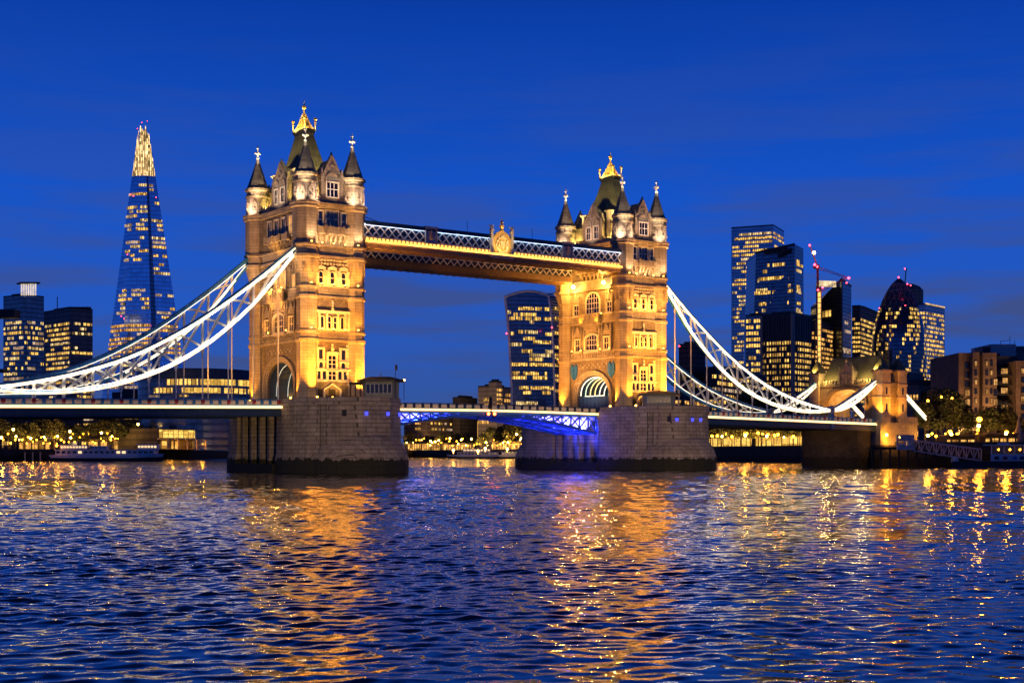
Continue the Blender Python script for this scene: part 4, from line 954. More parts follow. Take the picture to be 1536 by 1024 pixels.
# ------------------------------------------------------------------ gatehouse on the north bank
def gatehouse():
    X0, X1 = 167.5, 176.5
    T = empty('gatehouse', (172, 0, 0), 'stone gatehouse with green pitched roof and wide arch at the bridge end', 'gatehouse'); O = Vector((172, 0, 0))
    mb = MB(); mb.box(166.5, 182, -12.6, 12.6, 5.5, 11.0); mb.box(166.0, 182, -12.75, 13, -5, 5.5, 1); mb.box(160.5, 166.5, -9.5, 10, -5, 9.6, 1); mb.box(166.2, 182.2, -12.9, 12.9, 11.0, 11.6); mb.box(177, 182, -12.7, -12.2, 11.6, 13.2)
    mb.build('abutment', [M['dressed'], M['quay']], T, O)
    mb = MB(); ap = arc_pts(6.4, 16.3, 20.9, 16, 2.4)
    for i in range(16):
        (a, za), (b, zb) = ap[i], ap[i + 1]
        for x in (X0, X1): mb.add([(x, a, za), (x, b, zb), (x, b, 22.4), (x, a, 22.4)], [(0, 1, 2, 3)])
        mb.add([(X0, a, za), (X0, b, zb), (X1, b, zb), (X1, a, za)], [(0, 1, 2, 3)])
    for sg in (-1, 1): mb.box(X0, X1, *sorted((sg * 6.4, sg * 12.0)), 11, 22.4)
    mb.box(X0, X1, -10, 10, 22.4, 22.7)
    F = lambda s, n, z: (X0 - n, -s, z)
    for g0, g1, pr in ((0, .5, .15), (.5, 1.0, .35)): mb.fring(F, arc_pts(6.4 + g1, 16.3, 20.9 + g1 * .7, 16, 2.4), arc_pts(6.4 + g0, 16.3, 20.9 + g0 * .7, 16, 2.4), -.02, pr, 0, False)
    mb.fbox(F, -9.6, 9.6, -.05, .3, 21.9, 22.2)
    for j in range(17):
        s = -8.2 + j * 1.03
        if abs(s) > 2.3: mb.fbox(F, s - .3, s + .3, -.4, .1, 22.4, 23.5)
    mb.build('wall', M['stone'], T, O)
    for cy in (-11.2, 11.2):
        for cx in (168.6, 175.4):
            mb = MB(); mb.box(cx - 1.7, cx + 1.7, cy - 1.7, cy + 1.7, 11.6, 25.2); mb.box(cx - 2.0, cx + 2.0, cy - 2.0, cy + 2.0, 25.2, 25.8); mb.box(cx - 1.85, cx + 1.85, cy - 1.85, cy + 1.85, 18.2, 18.6); mb.box(cx - 1.85, cx + 1.85, cy - 1.85, cy + 1.85, 21.7, 22.1)
            mb.box(cx - .3, cx + .3, cy - 1.78, cy + 1.78, 14.5, 16.6, 1); mb.box(cx - .3, cx + .3, cy - 1.78, cy + 1.78, 19.2, 21.0, 1)
            t = mb.build('turret', [M['dressed'], M['pane']], T, O)
            mb = MB(); mb.prism([(cx - 1.7, cy - 1.7), (cx + 1.7, cy - 1.7), (cx + 1.7, cy + 1.7), (cx - 1.7, cy + 1.7)], 25.8, 29.0, 0, [(cx - .5, cy - .15), (cx + .5, cy - .15), (cx + .5, cy + .15), (cx - .5, cy + .15)]); mb.tube([(cx, cy, 29), (cx, cy, 30.3)], .12, 5); mb.ball((cx, cy, 30), .25, 6); mb.build('cap_roof', M['roof'], t, O)
    mb = MB(); mb.prism([(168.2, -9.5), (175.8, -9.5), (175.8, 9.5), (168.2, 9.5)], 22.7, 29.8, 0, [(171.6, -8.6), (172.4, -8.6), (172.4, 8.6), (171.6, 8.6)]); mb.box(171.8, 172.2, -8.7, 8.7, 29.8, 30.1); mb.build('roof', M['roof'], T, O)
    mb = MB(); mb.fprism(F, [(-2.2, 22.4), (2.2, 22.4), (2.2, 25.6), (0, 28.6), (-2.2, 25.6)], -2.2, .1); mb.fring(F, outline(-.95, 1.5, 22.9, 25.2, .7), outline(-.95, 1.1, 23.1, 24.9, .5), .1, .3); mb.fring(F, outline(.95, 1.5, 22.9, 25.2, .7), outline(.95, 1.1, 23.1, 24.9, .5), .1, .3)
    for s in (-2.3, 0, 2.3): mb.fbox(F, s - .22, s + .22, .05, .4, 22.4, 26.2 if s else 25.4); mb.fprism(F, [(s - .28, 26.2), (s + .28, 26.2), (s, 27.4)], .05, .4) if s else mb.ball(F(0, .1, 28.8), .35, 6, 0, 1.5)
    mb.build('dormer', M['dressed'], T, O)
    spot((165.0, -13.5, 13.2), (170, -11.5, 24), 16000, WARM, 80, .7)
    for y in (-4, 4): spot((164, y, 13.4), (168, y * 1.6, 21), 6500, WARM, 90, .7)
    spot((171, -17, 12.6), (173, -12, 20), 11000, WARM, 100, .7); spot((168, -15.5, 6), (170, -12.6, 7), 2600, WARM, 120, .7)
    point((172, 2, 17.5), 3000, (1, .5, .13), .3)
    for y in (-7.5, 7.5): point((166.6, y, 23.4), 700, (1, .62, .14), .2)
    for y in (-10.3, 11.2): spot((166.4, y, 25.9), (168.8, y + (.0), 28.4), 1500, (1, .62, .12), 100, .5)
    for y in (-7, 4): spot((150, y, 8.8), (160.5, y * .8, 4.5), 1100, (1, .5, .2), 110, .9)
    for y in (-5.5, 5.5): point((166.9, y, 24.2), 500, (1, .66, .2), .2)
gatehouse()

# ------------------------------------------------------------------ floodlights on the towers (on ledges and the pier deck), plus two added pier fills
TL = 5.0
def tower_lights(X, s_dir, bright):
    spot = lambda a, b, p, *q: globals()['spot'](a, b, p * TL, *q)
    area = lambda a, b, p, *q: globals()['area'](a, b, p * TL, *q)
    point = lambda a, p, *q: globals()['point'](a, p * TL, *q)
    # turret feet
    for x, y in ((-5.0, -15.6), (5.6, -15.4)): spot((X + x, y, 14.2), (X + x * 1.02, -12.0, 20.5), 5200, WARM, 50, 1)
    spot((X, -16.8, 14.3), (X, -12, 20), 1000, GOLD, 95, .9)
    for x, y in (((3.0, -26.5), (10.2, -14.4)) if bright else ((-8.2, -22.5), (10.2, -14.4))): spot((X + x, y, 14.4), (X + x * .2, -11.8, 34), 11500 if bright else 9500, (1, .35, .024), 95, .9)
    spot((X + (3.5 if bright else -8.0), -25.5 if bright else -23, 14.6), (X, -11.8, 54), 14000, (1, .50, .15), 55, .9)
    # uplights along each string course of the east front
    for z, p in ((27.75, 150), (36.65, 150), (44.75, 110)):
        area((X, -13.35, z), (X, -12.35, z + 3.0), p, WARM if z < 44 else (1, .6, .28), 7.2, .16, (1, 0, 0))
        for sx in (-1, 1): spot((X + sx * 5.3, -14.6, z + .1), (X + sx * 5.28, -12.7, z + 4.0), 330 if z < 44 else 330, WARM if z < 44 else (1, .62, .32), 85, .9)
    area((X, -13.3, 53.2 - 1.6), (X, -12.1, 53.2 + .4), 12, GOLD, 7, .1, (1, 0, 0))
    # front over the road facing the camera
    F = lambda s, n, z: (X - SW_ - n, -s, z)
    k = bright
    for sg in (-1, 1):
        spot(F(sg * 9.4, 2.8, 14.0), F(sg * 10.4, .6, 20), (2600 if k else 1500), WARM, 55, .9)
    if k:
        for y in (-5.7, 5.7): point((X - 7.6, y, 43.0), 900, (1, .42, .06), .3)
        for y in (-7, 7): spot((X - 27, y, 14.3), (X - 5, y * .4, 33), 7800, (1, .35, .024), 85, .9)
        for s in (-6, -2.4, 2.4, 6): spot(F(s, 1.9, 26.2 + 1.5), F(s, .2, 31.5), 190, WARM, 100, .9)
        for s in (-3, 3): spot(F(s, 2.2, 34.0), F(s, .1, 38.5), 260, WARM, 95, .9)
        spot(F(0, 14, 14.0), F(0, 0, 23), 2600, (1, .55, .22), 70, .8)
    else:
        for y in (-8, 8): spot((X - 24, y, 14.2), (X - 5, y * .4, 31), 3300, (1, .40, .05), 85, .9)
        spot((X - 26, 0, 14.4), (X - 5, 0, 54), 9000, (1, .60, .32), 55, .9)
        for s in (-2.0, 2.0): point(F(s, 1.75, 36.3), 60, GOLD, .12)
        for s in (-2.2, 2.2): point(F(s, 2.1, 33.4), 40, WARM, .1)
        for s in (-5.4, 0, 5.4): spot(F(s, 1.6, 26.0 + 1.8), F(s, .2, 31), 110, WARM, 110, .9)
        for s in (-8.5, -4, 0, 4, 8.5): spot(F(s, 2.4, 38.0), F(s, .5, 43), 95, (1, .58, .26), 95, .9)
        spot(F(0, 2.4, 43.6), F(0, .5, 46), 150, GOLD, 120, .9)
        for y in (-3.5, 3.5): point((X + 1, y, 15.4), 40, (1, .5, .12), .2)
    # roof level: behind the parapet, washing the dormers, lanterns and roof
    for sx in (-1, 1):
        for sy in (-1, 1):
            point((X + sx * 3.15, sy * 9.6, 53.9), 330, (1, .66, .17), .2); point((X + sx * 4.75, sy * 6.5, 53.8), 210, (1, .70, .16), .2)
    # lantern stages from outside
    for x, y, tx, ty in ((-9.2, -13.6, -5.3, -10.6), (3.2, -15.4, 5.3, -10.6), (9.4, -14.5, 5.3, -10.6), (-9.6, 8.0, -5.3, 10.6), (-3.0, -15.6, -5.3, -10.6)):
        spot((X + x, y, 52.7), (X + tx, ty, 55.6), 650, (1, .68, .46), 60, .9)
    spot((X, -16.5, 53.0), (X, -11.8, 57.8), 420, (1, .72, .52), 80, .9); spot((X - 10.5, 0, 53.0), (X - 5.4, 0, 57.8), 420, (1, .72, .52), 90, .9)
    # roof slopes and spires, from the lantern stages
    for sx in (-1, 1):
        for sy in (-1, 1): spot((X + sx * 6.2, sy * 8.2, 58.9), (X + sx * .6, sy * 2.0, 62.5), 900, (1, .74, .26), 80, .9)
    for cx, cy in ((-5.28, -10.64), (5.28, -10.64), (-5.28, 10.64)): spot((X + cx - 3.0, cy - 5.5, 54.0), (X + cx, cy, 61.5), 1100, (1, .72, .42), 45, .9)
    # gilded crown and finials
    for x, y in ((-2.6, -3.6), (2.6, -3.6), (-2.8, 2.6)): spot((X + x, y, 69.4), (X, 0, 71.8), 420, (1, .72, .22), 75, .6)
    for cx, cy in ((-5.28, -10.64), (5.28, -10.64), (-5.28, 10.64)): spot((X + cx - 1.5, cy - 2.4, 62.5), (X + cx, cy, 66.4), 420, (1, .80, .5), 50, .8)
for p, t_, e in (((-64, -150, 7), (-2, -20, 9), 220000), ((8, -150, 7), (80, -18, 8), 270000)): spot(p, t_, e, (1, .62, .28), 30, .9, .6)  # added fill spots hung over the river, without fixtures, to brighten the piers
tower_lights(0, 'S', False); tower_lights(LB, 'S', True)
FL = emit('floodlight_lens', (1, .46, .05), 34)
def lens(T, F, s, n, z, r=.15):
    mb = MB(); c = F(s, n, z); mb.ball(c, r, 8, 0); mb.box(c[0] - .14, c[0] + .14, c[1] - .14, c[1] + .14, z - r - .25, z - r * .7, 1); o = mb.build('floodlight', [FL, M['dark']], T); o.location.z -= 13
for T, riv in ((TS, False), (TN, True)):
    F = face('E')
    for s in (-5.0, -1.6, 1.6, 5.2): lens(T, F, s, 3.2, 14.25, .2)
    for z in (27.95, 36.85, 44.95):
        for s in (-5.2, -2.6, 0, 2.6, 5.3): lens(T, F, s, 1.25 if abs(s) > 4 else .75, z, .13)
    F = face('S')
    for s in (-9.2, 9.2): lens(T, F, s, 2.4, 14.2, .2)
    for s in ((-7, -3.6, 3.6, 7) if riv else (-2.2, 2.2)): lens(T, F, s, .9, 27.85 if riv else 36.75, .13)
    for z in ((36.3,) if riv else (28.0,)):
        for s in (-4.0, 4.0): lens(T, F, s, .8, z, .12)
# visible lantern fixtures under the walkway ends
for y in (-5.7, 5.7):
    mb = MB(); c = (LB - 6.9, y, 43.3); mb.ball(c, .42, 8, 0); mb.tube([c, (c[0], y, 44.4)], .08, 5, 1)
    tag(mb.build('hanging_lamp', [emit('bright_walkway_lamp', (1, .72, .28), 40), M['dark']]), 'bright lamp hanging under the %s walkway end by the far tower' % ('near' if y < 0 else 'far'), 'lamp', 'lamps under the walkway ends')

# ------------------------------------------------------------------ pier-top cabins
def cabin(u0, u1, D, label, flag):
    mpx = D / FP; W_ = (u1 - u0) * mpx; c = at((u0 + u1) / 2, D, 13.9)
    T = empty('control_cabin', c, label, 'cabin', None, -TH)
    mb = MB(); h = 3.1 if flag else 2.5
    pts = [(-W_ * .28, -1.6), (W_ * .25, -1.6), (W_ * .36, -.4), (W_ * .36, 1.6), (-W_ * .36, 1.6), (-W_ * .36, -.6)]
    mb.prism(pts, 0, h); mb.build('wall', plain('cabin_wall', (.16, .18, .18), .6), T)
    mb = MB(); rp_ = [(x * 1.3, y * 1.45) for x, y in pts]; mb.prism(rp_, h, h + .35); mb.prism(rp_, h + .35, h + 1.0, 0, [(x * .6, y * .4) for x, y in pts]); mb.tube([(0, 0, h + .8), (0, 0, h + 1.6)], .1, 5); mb.build('roof', M['dark'], T)
    n = 6
    for i in range(n):
        a = -W_ * .27 + i * W_ * .52 / n; b = a + W_ * .52 / n - .18
        mb = MB(); fr = [(a, .9), (b, .9), (b, h - .5), (a, h - .5)]; F = lambda s, q, z: (s, -1.6 - q, z)
        mb.fring(F, [(a - .08, .82), (b + .08, .82), (b + .08, h - .42), (a - .08, h - .42)], fr, 0, .12); wo = mb.build('window', plain('grey_window_frame', (.35, .38, .38), .5), T)
        mb = MB(); mb.fprism(F, fr, .01, .05); mb.build('pane', M['pane'], wo)
    if flag:      # open lean-to beside it
        mb = MB(); mb.box(-W_ * .62, -W_ * .36, -1.4, 1.4, 2.6, 3.0)
        for x in (-.6, -.5, -.4): mb.box(W_ * x - .1, W_ * x + .1, -1.3, -1.1, 0, 2.6)
        mb.build('lean_to', M['wood'], T)
    return T
cabin(534, 608, 268.5, 'timber control cabin with overhanging roof on the left pier', True)
cabin(955, 1022, 317, 'grey glazed control cabin on the right pier', False)
mb = MB(); c = at(593, 266, 13.9); mb.tube([c, c + Vector((0, 0, 6.4))], .06, 5); mb.box(c.x - .05, c.x + .05, c.y - .7, c.y, c.z + 5.2, c.z + 6.2)
tag(mb.build('flagpole', M['dark']), 'thin flagpole with small dark flag above the left pier cabin', 'flagpole')
mb = MB(); c = at(606, 270, 13.6); mb.tube([c, c + Vector((0, 0, 3.9))], .06, 5, 0); mb.bar(c + Vector((0, 0, 3.9)), c + Vector((-.4, .3, 4.1)), .5, .16, 0); mb.ball(c + Vector((0, 0, 3.85)), .22, 6, 1)
tag(mb.build('lamp_post', [M['dark'], M['lampw']]), 'tall lamp post at the right edge of the left pier', 'lamp post')

# ------------------------------------------------------------------ city buildings
LIT = {'o': litwin('office_light', (1, .52, .085), 1.6, 2.3, .24, .12), 'w': litwin('cool_office_light', (1, .62, .19), 1.3, 2.0, .25, .1), 'h': litwin('amber_room_light', (1, .45, .075), 1.4, 2.2, .25, .15),
       'd': litwin('dim_office_light', (1, .62, .3), .7, 2.2), 'g': litwin('hall_light', (1, .54, .08), 1.3, 1.7, .1, .45)}
GL = {'blue': curtain('blue_curtain_wall', (.26, .31, .39), (.36, .41, .49), 3, 3.9, .1, .9), 'dark': curtain('dark_curtain_wall', (.11, .135, .17), (.18, .21, .255), 3, 3.9, .12, .8),
      'grey': curtain('grey_cladding', (.17, .165, .17), (.21, .20, .20), 5, 3.9, .5, 0, .4), 'brown': curtain('brown_cladding', (.085, .07, .062), (.11, .09, .08), 4, 3.6, .6, 0, .3),
      'fin': curtain('bronze_fin_wall', (.06, .05, .055), (.08, .066, .07), 4.5, 400, .4, .2, .4), 'charcoal': curtain('dark_block_cladding', (.045, .045, .05), (.065, .06, .062), 4, 3.6, .6, 0, .3)}  # last entry: near-black cladding for the low blocks
class Runs:
    """lit window runs on one building: at most 95 parts of their own, the rest in one"""
    def __init__(s, T): s.T = T; s.n = 0; s.rest = None; s.mat = None
    def put(s, q, mat):       # q: eight corners of a thin slab
        fs = [(0, 1, 2, 3), (7, 6, 5, 4), (0, 4, 5, 1), (1, 5, 6, 2), (2, 6, 7, 3), (3, 7, 4, 0)]
        if s.n < 95:
            mb = MB(); mb.add(q, fs); mb.build('window', LIT[mat], s.T, Vector((1, 1, 1)) * 0 + s.T.location); s.n += 1
        else:
            if s.rest is None: s.rest = MB()
            s.rest.add(q, fs); s.mat = mat
    def done(s):
        if s.rest: tag(s.rest.build('window', LIT[s.mat], s.T, s.T.location), kind='stuff')
def slab(a, b, t0, t1, z0, z1, dep=.25):
    a = Vector((a[0], a[1], 0)); b = Vector((b[0], b[1], 0)); d = (b - a); nrm = Vector((d.y, -d.x, 0)).normalized()
    if nrm.dot(Vector((CX, CY, 0)) - a) < 0: nrm = -nrm
    p, q = a + d * t0, a + d * t1
    return [(v.x + nrm.x * o, v.y + nrm.y * o, z) for o in (dep, -.1) for v, z in ((p, z0), (q, z0), (q, z1), (p, z1))]
def rand_runs(rs, rng, a, b, za, zb, fh, dens, mat, unit=2.6, mean=4, frac=.55, margin=.03):
    ln = math.hypot(b[0] - a[0], b[1] - a[1]); n = max(1, int(ln * (1 - 2 * margin) / unit)); z = zb - fh * .9
    while z > za:
        mult = rng.choice((0.3, .8, 1.2, 1.6, 2.4)); i = 0
        while i < n:
            if rng.random() < dens * mult / mean * 2.1:
                L_ = min(n - i, max(1, int(rng.expovariate(1 / mean)) + 1)); t0 = margin + (1 - 2 * margin) * i / n; t1 = margin + (1 - 2 * margin) * (i + L_) / n
                rs.put(slab(a, b, t0, t1, z, z + fh * frac), rng.choice(mat)); i += L_ + 1
            else: i += 1
        z -= fh
def corners(uL, uC, uR, D, k):
    kL, kC, kR = [(u - 768) / FP for u in (uL, uC, uR)]
    C = at(uC, D)
    if uC > uL: XL = (kL - kC) * D / (1 + k * kL); Lp = Vector((C.x + RV[0] * XL - DV[0] * XL * k, C.y + RV[1] * XL - DV[1] * XL * k))
    else: Lp = None
    if uR > uC: XR = (kR - kC) * D / (1 - kR / k); Rp = Vector((C.x + RV[0] * XR + DV[0] * XR / k, C.y + RV[1] * XR + DV[1] * XR / k))
    else: Rp = None
    C2 = Vector((C.x, C.y))
    if Lp is None: d = (Rp - C2).normalized(); Lp = C2 + Vector((-d.y, d.x)) * 25
    if Rp is None: d = (C2 - Lp).normalized(); Rp = C2 + Vector((-d.y, d.x)) * 25
    return Lp, C2, Rp, Lp + Rp - C2
def block(name, label, uL, uC, uR, vt, D, k, mat, dl=None, dr=None, lit='oow', fh=4.0, vmax=None, cat='office tower', group=None, zb=4, seed=1, unit=2.6, mean=4, cap=1.2, vlow=668, frac=.55):
    Lp, C, Rp, Bk = corners(uL, uC, uR, D, k); zt = zv(vt, D)
    T = empty(name, (C.x, C.y, zb), label, cat, group)
    mb = MB(); mb.prism([tuple(Lp), tuple(C), tuple(Rp), tuple(Bk)], zb, zt); mb.build('facade', mat, T, T.location)
    ce = (Lp + Rp) / 2; sh = lambda f: [tuple(ce + (p - ce) * f) for p in (Lp, C, Rp, Bk)]
    mb = MB(); mb.prism(sh(1.004), zt, zt + cap); mb.prism(sh(.6), zt + cap, zt + cap + 1.6); mb.build('roof', M['dark'], T, T.location)
    rs = Runs(T); rng = random.Random(seed); top = zv(vmax, D) if vmax else zt - 3; bot = max(zb + 3, zv(vlow, D))
    if dl and uC > uL: rand_runs(rs, rng, Lp, C, bot, top, fh, dl, lit, unit, mean, frac)
    if dr and uR > uC: rand_runs(rs, rng, C, Rp, bot, top, fh, dr, lit, unit, mean, frac)
    rs.done(); return T, (Lp, C, Rp, Bk, zt)
def red_light(u, v, D, where, group='red warning lights on the skyline', r=.9):
    mb = MB(); c = at(u, D, zv(v, D)); mb.ball(c, r * D / 1500, 8, 0); mb.box(c.x - .15, c.x + .15, c.y - .15, c.y + .15, c.z - 2.5 * D / 1500, c.z - r * D / 1500 * .8, 1)
    tag(mb.build('warning_light', [M['redlamp'], M['dark']]), 'red aircraft warning light ' + where, 'warning light', group)

# --- left bank towers
T1, c1 = block('hospital_tower', 'dark slab tower with lit lantern on its roof at the far left', 5, 36, 66, 443, 1200, .7, GL['dark'], .5, .6, 'oodw', 4.4, 478, 'tower', seed=3, mean=3)
Lp, C, Rp, Bk, zt = c1
mb = MB(); ce = (Lp + C + Rp + Bk) / 4; q = at(43, 1200)
for i in range(7):
    x = (-11 + i * 3.6) * .55; mb.bar((q.x + RV[0] * x * 1.0, q.y + RV[1] * x, zt), (q.x + RV[0] * x * 1.0, q.y + RV[1] * x, zt + 10), 1.1, 1.1)
mb.build('lantern', emit('roof_lantern_light', (1, .85, .7), .9, .5, .3), T1, T1.location)
mb = MB(); a = at(28, 1196, zt + 10); b = at(57, 1206, zt + 11); mb.bar(a, b, 12, 1.2); mb.build('lantern_roof', M['dark'], T1, T1.location)
mb = MB(); a = at(-14, 1190, zv(471, 1190)); b = at(26, 1190, zv(471, 1190)); mb.bar(a, b, 14, 7); a = at(-14, 1190, zv(556, 1190)); b = at(8, 1190, zv(556, 1190)); mb.bar(a, b, 10, 3); mb.build('overhang', M['dark'], T1, T1.location)
T2, _ = block('hospital_block', 'broad grey block with continuous lit window bands beside the dark left tower', 66, 106, 139, 463, 1150, 1.0, GL['grey'], 1.5, .75, 'oow', 4.0, 480, 'office block', seed=5, mean=9, frac=.5)
mb = MB(); q = at(86, 1160, zv(463, 1150)); mb.tube([q, q + Vector((0, 0, 11))], .4, 5)
for u in (112, 118, 126, 132): q = at(u, 1165, zv(463, 1150)); mb.box(q.x - 2, q.x + 2, q.y - 2, q.y + 2, q.z, q.z + 3)
mb.build('roof_plant', M['dark'], T2, T2.location)

# --- the tall glass spire
def glass_spire():
    D = 1306; T = empty('glass_spire', at(214, D, 4), 'very tall tapering glass skyscraper with bright lit tip on the left', 'skyscraper')
    K = [(-34.5, 18, 'L'), (-17, -8, 'a'), (10.5, -14, 'b'), (14.5, -6, 'c'), (33, 12, 'R'), (18, 40, 'd'), (-20, 42, 'e')]      # base plan: across, away
    tipx = {0: -3.4, 1: -2.2, 2: 2.0, 3: 2.4, 4: 4.6, 5: 2, 6: -2}
    zb, zt = 4, 310; mpx = D / FP; c0 = at(214, D)
    def pt(i, z):
        f = (z - zv(678, D)) / (zt - zv(678, D)); x = K[i][0] * 1.46 * (1 - f) + tipx[i] * f; y = K[i][1] * (1 - f)
        return Vector((c0.x + RV[0] * x + DV[0] * y, c0.y + RV[1] * x + DV[1] * y, z))
    zc = zv(264, D)
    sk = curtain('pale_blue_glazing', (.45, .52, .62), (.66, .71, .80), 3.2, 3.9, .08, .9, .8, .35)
    for i in range(7):
        j = (i + 1) % 7; mb = MB(); a, b, c, d = pt(i, zb), pt(j, zb), pt(j, zc), pt(i, zc)
        n = (b - a).cross(d - a).normalized() * .8
        mb.add([a, b, c, d, a - n, b - n, c - n, d - n], [(0, 1, 2, 3), (7, 6, 5, 4), (0, 4, 5, 1), (1, 5, 6, 2), (2, 6, 7, 3), (3, 7, 4, 0)])
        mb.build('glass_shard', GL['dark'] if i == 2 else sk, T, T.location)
    cm = litwin('lit_crown_frame', (1, .60, .20), 2.2, 1.6, .42, .15, 3.0)
    for i, vt in ((0, 196), (1, 187), (3, 185), (4, 200), (5, 192)):
        j = (i + 1) % 7; ztp = zv(vt, D); mb = MB(); a, b = pt(i, zc), pt(j, zc); c, d = pt(j, min(ztp, 309) - (16 if i in (0, 3) else 7)).lerp(pt(i, min(ztp, 309) - (16 if i in (0, 3) else 7)), .12), pt(i, min(ztp, 309)); n = (b - a).cross(d - a).normalized() * .5
        mb.add([a, b, c, d, a - n, b - n, c - n, d - n], [(0, 1, 2, 3), (7, 6, 5, 4), (0, 4, 5, 1), (1, 5, 6, 2), (2, 6, 7, 3), (3, 7, 4, 0)]); mb.build('crown_shard', cm, T, T.location)
    rs = Runs(T); rng = random.Random(11); z = zc - 6
    hot = {zv(v, D): d for v, d in ((311, .9), (338, 1.0), (345, .5), (363, 1.4), (442, 1.4), (449, .9), (461, .8), (491, 3.5), (497, 3.2), (505, 1.2), (513, 2.2), (520, 2.6), (527, 2.2))}
    while z > 60:
        d = .3
        for q, e in hot.items():
            if abs(q - z) < 2.2: d = e
        for i, w_ in ((0, 5), (1, 9), (3, 6)):
            n = max(2, int(w_ * (1 - (z / 420)))); k = 0; p, r_ = pt(i, z), pt(i + 1, z)
            while k < n:
                if rng.random() < d * .42:
                    L_ = min(n - k, rng.randint(1, 4) if d < 2 else n)
                    rs.put(slab(p, r_, .04 + .92 * k / n, .04 + .92 * (k + L_) / n, z, z + 2.3, .9), 'h' if d > 2 else rng.choice('wod')); k += L_
                k += 1
        z -= 4.1
    rs.done()
    for u, v in ((206, 193), (213, 184), (221, 182)): red_light(u, v, D, 'at the tip of the tall glass spire', 'red lights at the spire tip', .32)
    for u, v in ((196, 292), (200, 294), (234, 296), (191, 382), (182, 474), (186, 478)): red_light(u, v, D - 40, 'on the face of the tall glass spire', 'red lights on the spire face', .5)
glass_spire()

# --- riverside office with curved dark crown, and the glazed hall below it
def curved_office():
    D = 740; T = empty('riverside_office', at(300, D, 5), 'curved low office building with dark crown and bands of lit windows behind the bridge deck', 'office block'); O = T.location
    c = at(302, D + 42); a0 = math.atan2(CY - c.y, CX - c.x); rx = 34.5
    def pt(t, z, r=rx): return (c.x + r * math.cos(a0 + t), c.y + r * math.sin(a0 + t), z)
    for nm, z0, z1, r, m in (('crown', zv(566, D), zv(552, D), rx + .6, M['navy']), ('facade', 5, zv(566, D), rx, GL['dark']), ('roof', zv(552, D), zv(551, D) + .5, rx - 6, M['dark'])):
        mb = MB(); mb.lathe((c.x, c.y), [(r, z0), (r, z1)], 48, 0); mb.build(nm, m, T, O)
    rng = random.Random(4)
    for v0, v1, segs in ((567, 576, ((-.55, -.05, 'o'), (-.02, .55, 'g'), (.6, 1.25, 'g'))), (580, 588, ((-.8, -.45, 'o'), (-.3, .3, 'g'), (.35, .75, 'o'), (.8, 1.25, 'g'))), (591, 594, ((-.35, -.2, 'o'), (-.9, -.7, 'd'))), (618, 624, ((-.6, -.2, 'd'), (0, .5, 'o'), (.7, 1.0, 'o')))):
        for t0, t1, m in segs:
            mb = MB(); n = 8
            for i in range(n):
                a, b = t0 + (t1 - t0) * i / n, t0 + (t1 - t0) * (i + 1) / n
                mb.add([pt(a, zv(v1, D), rx + .3), pt(b, zv(v1, D), rx + .3), pt(b, zv(v0, D), rx + .3), pt(a, zv(v0, D), rx + .3)], [(0, 1, 2, 3)])
            mb.build('window', LIT[m], T, O)
    D2 = 720; T = empty('glazed_hall', at(290, D2, 5), 'brightly lit two-storey glass hall on the left bank under the bridge deck', 'hall'); O = T.location
    A, B = at(238, D2), at(347, D2 + 60); d = (B - A).normalized(); nr = Vector((d.y, -d.x, 0)); nr = nr if nr.dot(Vector((CX, CY, 0)) - A) > 0 else -nr
    q = [tuple((A + x * (B - A) + y * nr).xy) for x, y in ((0, 0), (1, 0), (1, -30), (0, -30))]
    mb = MB(); mb.prism(q, 5, zv(642, D2)); mb.build('structure_frame', GL['charcoal'], T, O)
    for v0, v1, n in ((644, 650, 9), (650.5, 656, 9)):
        for i in range(n): mb = MB(); mb.add(slab(A, B, (i + .06) / n, (i + .94) / n, zv(v1, D2), zv(v0, D2), .6), [(0, 1, 2, 3), (7, 6, 5, 4), (0, 4, 5, 1), (1, 5, 6, 2), (2, 6, 7, 3), (3, 7, 4, 0)]); mb.build('window', LIT['g'], T, O)
    mb = MB(); mb.prism([tuple((A + x * (B - A) + y * nr).xy) for x, y in ((-.02, 7), (1.02, 7), (1.02, 0), (-.02, 0))], zv(658.5, D2), zv(657, D2))
    for i in range(9): p = A + (B - A) * (i / 8) + nr * 6; mb.tube([(p.x, p.y, 5), (p.x, p.y, zv(658.5, D2))], .35, 6)
    mb.build('canopy', M['cream'], T, O)
    for i in range(7):
        if i in (2, 5): continue
        mb = MB(); mb.add(slab(A, B, (i + .15) / 7, (i + .7) / 7, 5.5, zv(661, D2), .5), [(0, 1, 2, 3), (7, 6, 5, 4), (0, 4, 5, 1), (1, 5, 6, 2), (2, 6, 7, 3), (3, 7, 4, 0)]); mb.build('window', LIT['h'], T, O)
    for i in range(5): p = A + (B - A) * ((i + .5) / 5) + nr * 4; point((p.x, p.y, 8.0), 1600, WARM, .3)
curved_office()
block('riverside_block', 'dark low block with a few lit windows left of the curved office', 168, 200, 236, 590, 800, .6, GL['charcoal'], .35, .5, 'od', 4, None, 'office block', seed=9)
block('distant_block', 'dark low block behind the left chain near the river bend', 120, 150, 180, 604, 850, .6, GL['charcoal'], .3, .4, 'od', 4, None, 'office block', seed=19)
block('warehouse_block', 'long dark waterfront block low behind the left approach deck', -60, 20, 128, 612, 860, .5, GL['charcoal'], .2, .3, 'od', 4, None, 'office block', seed=20)

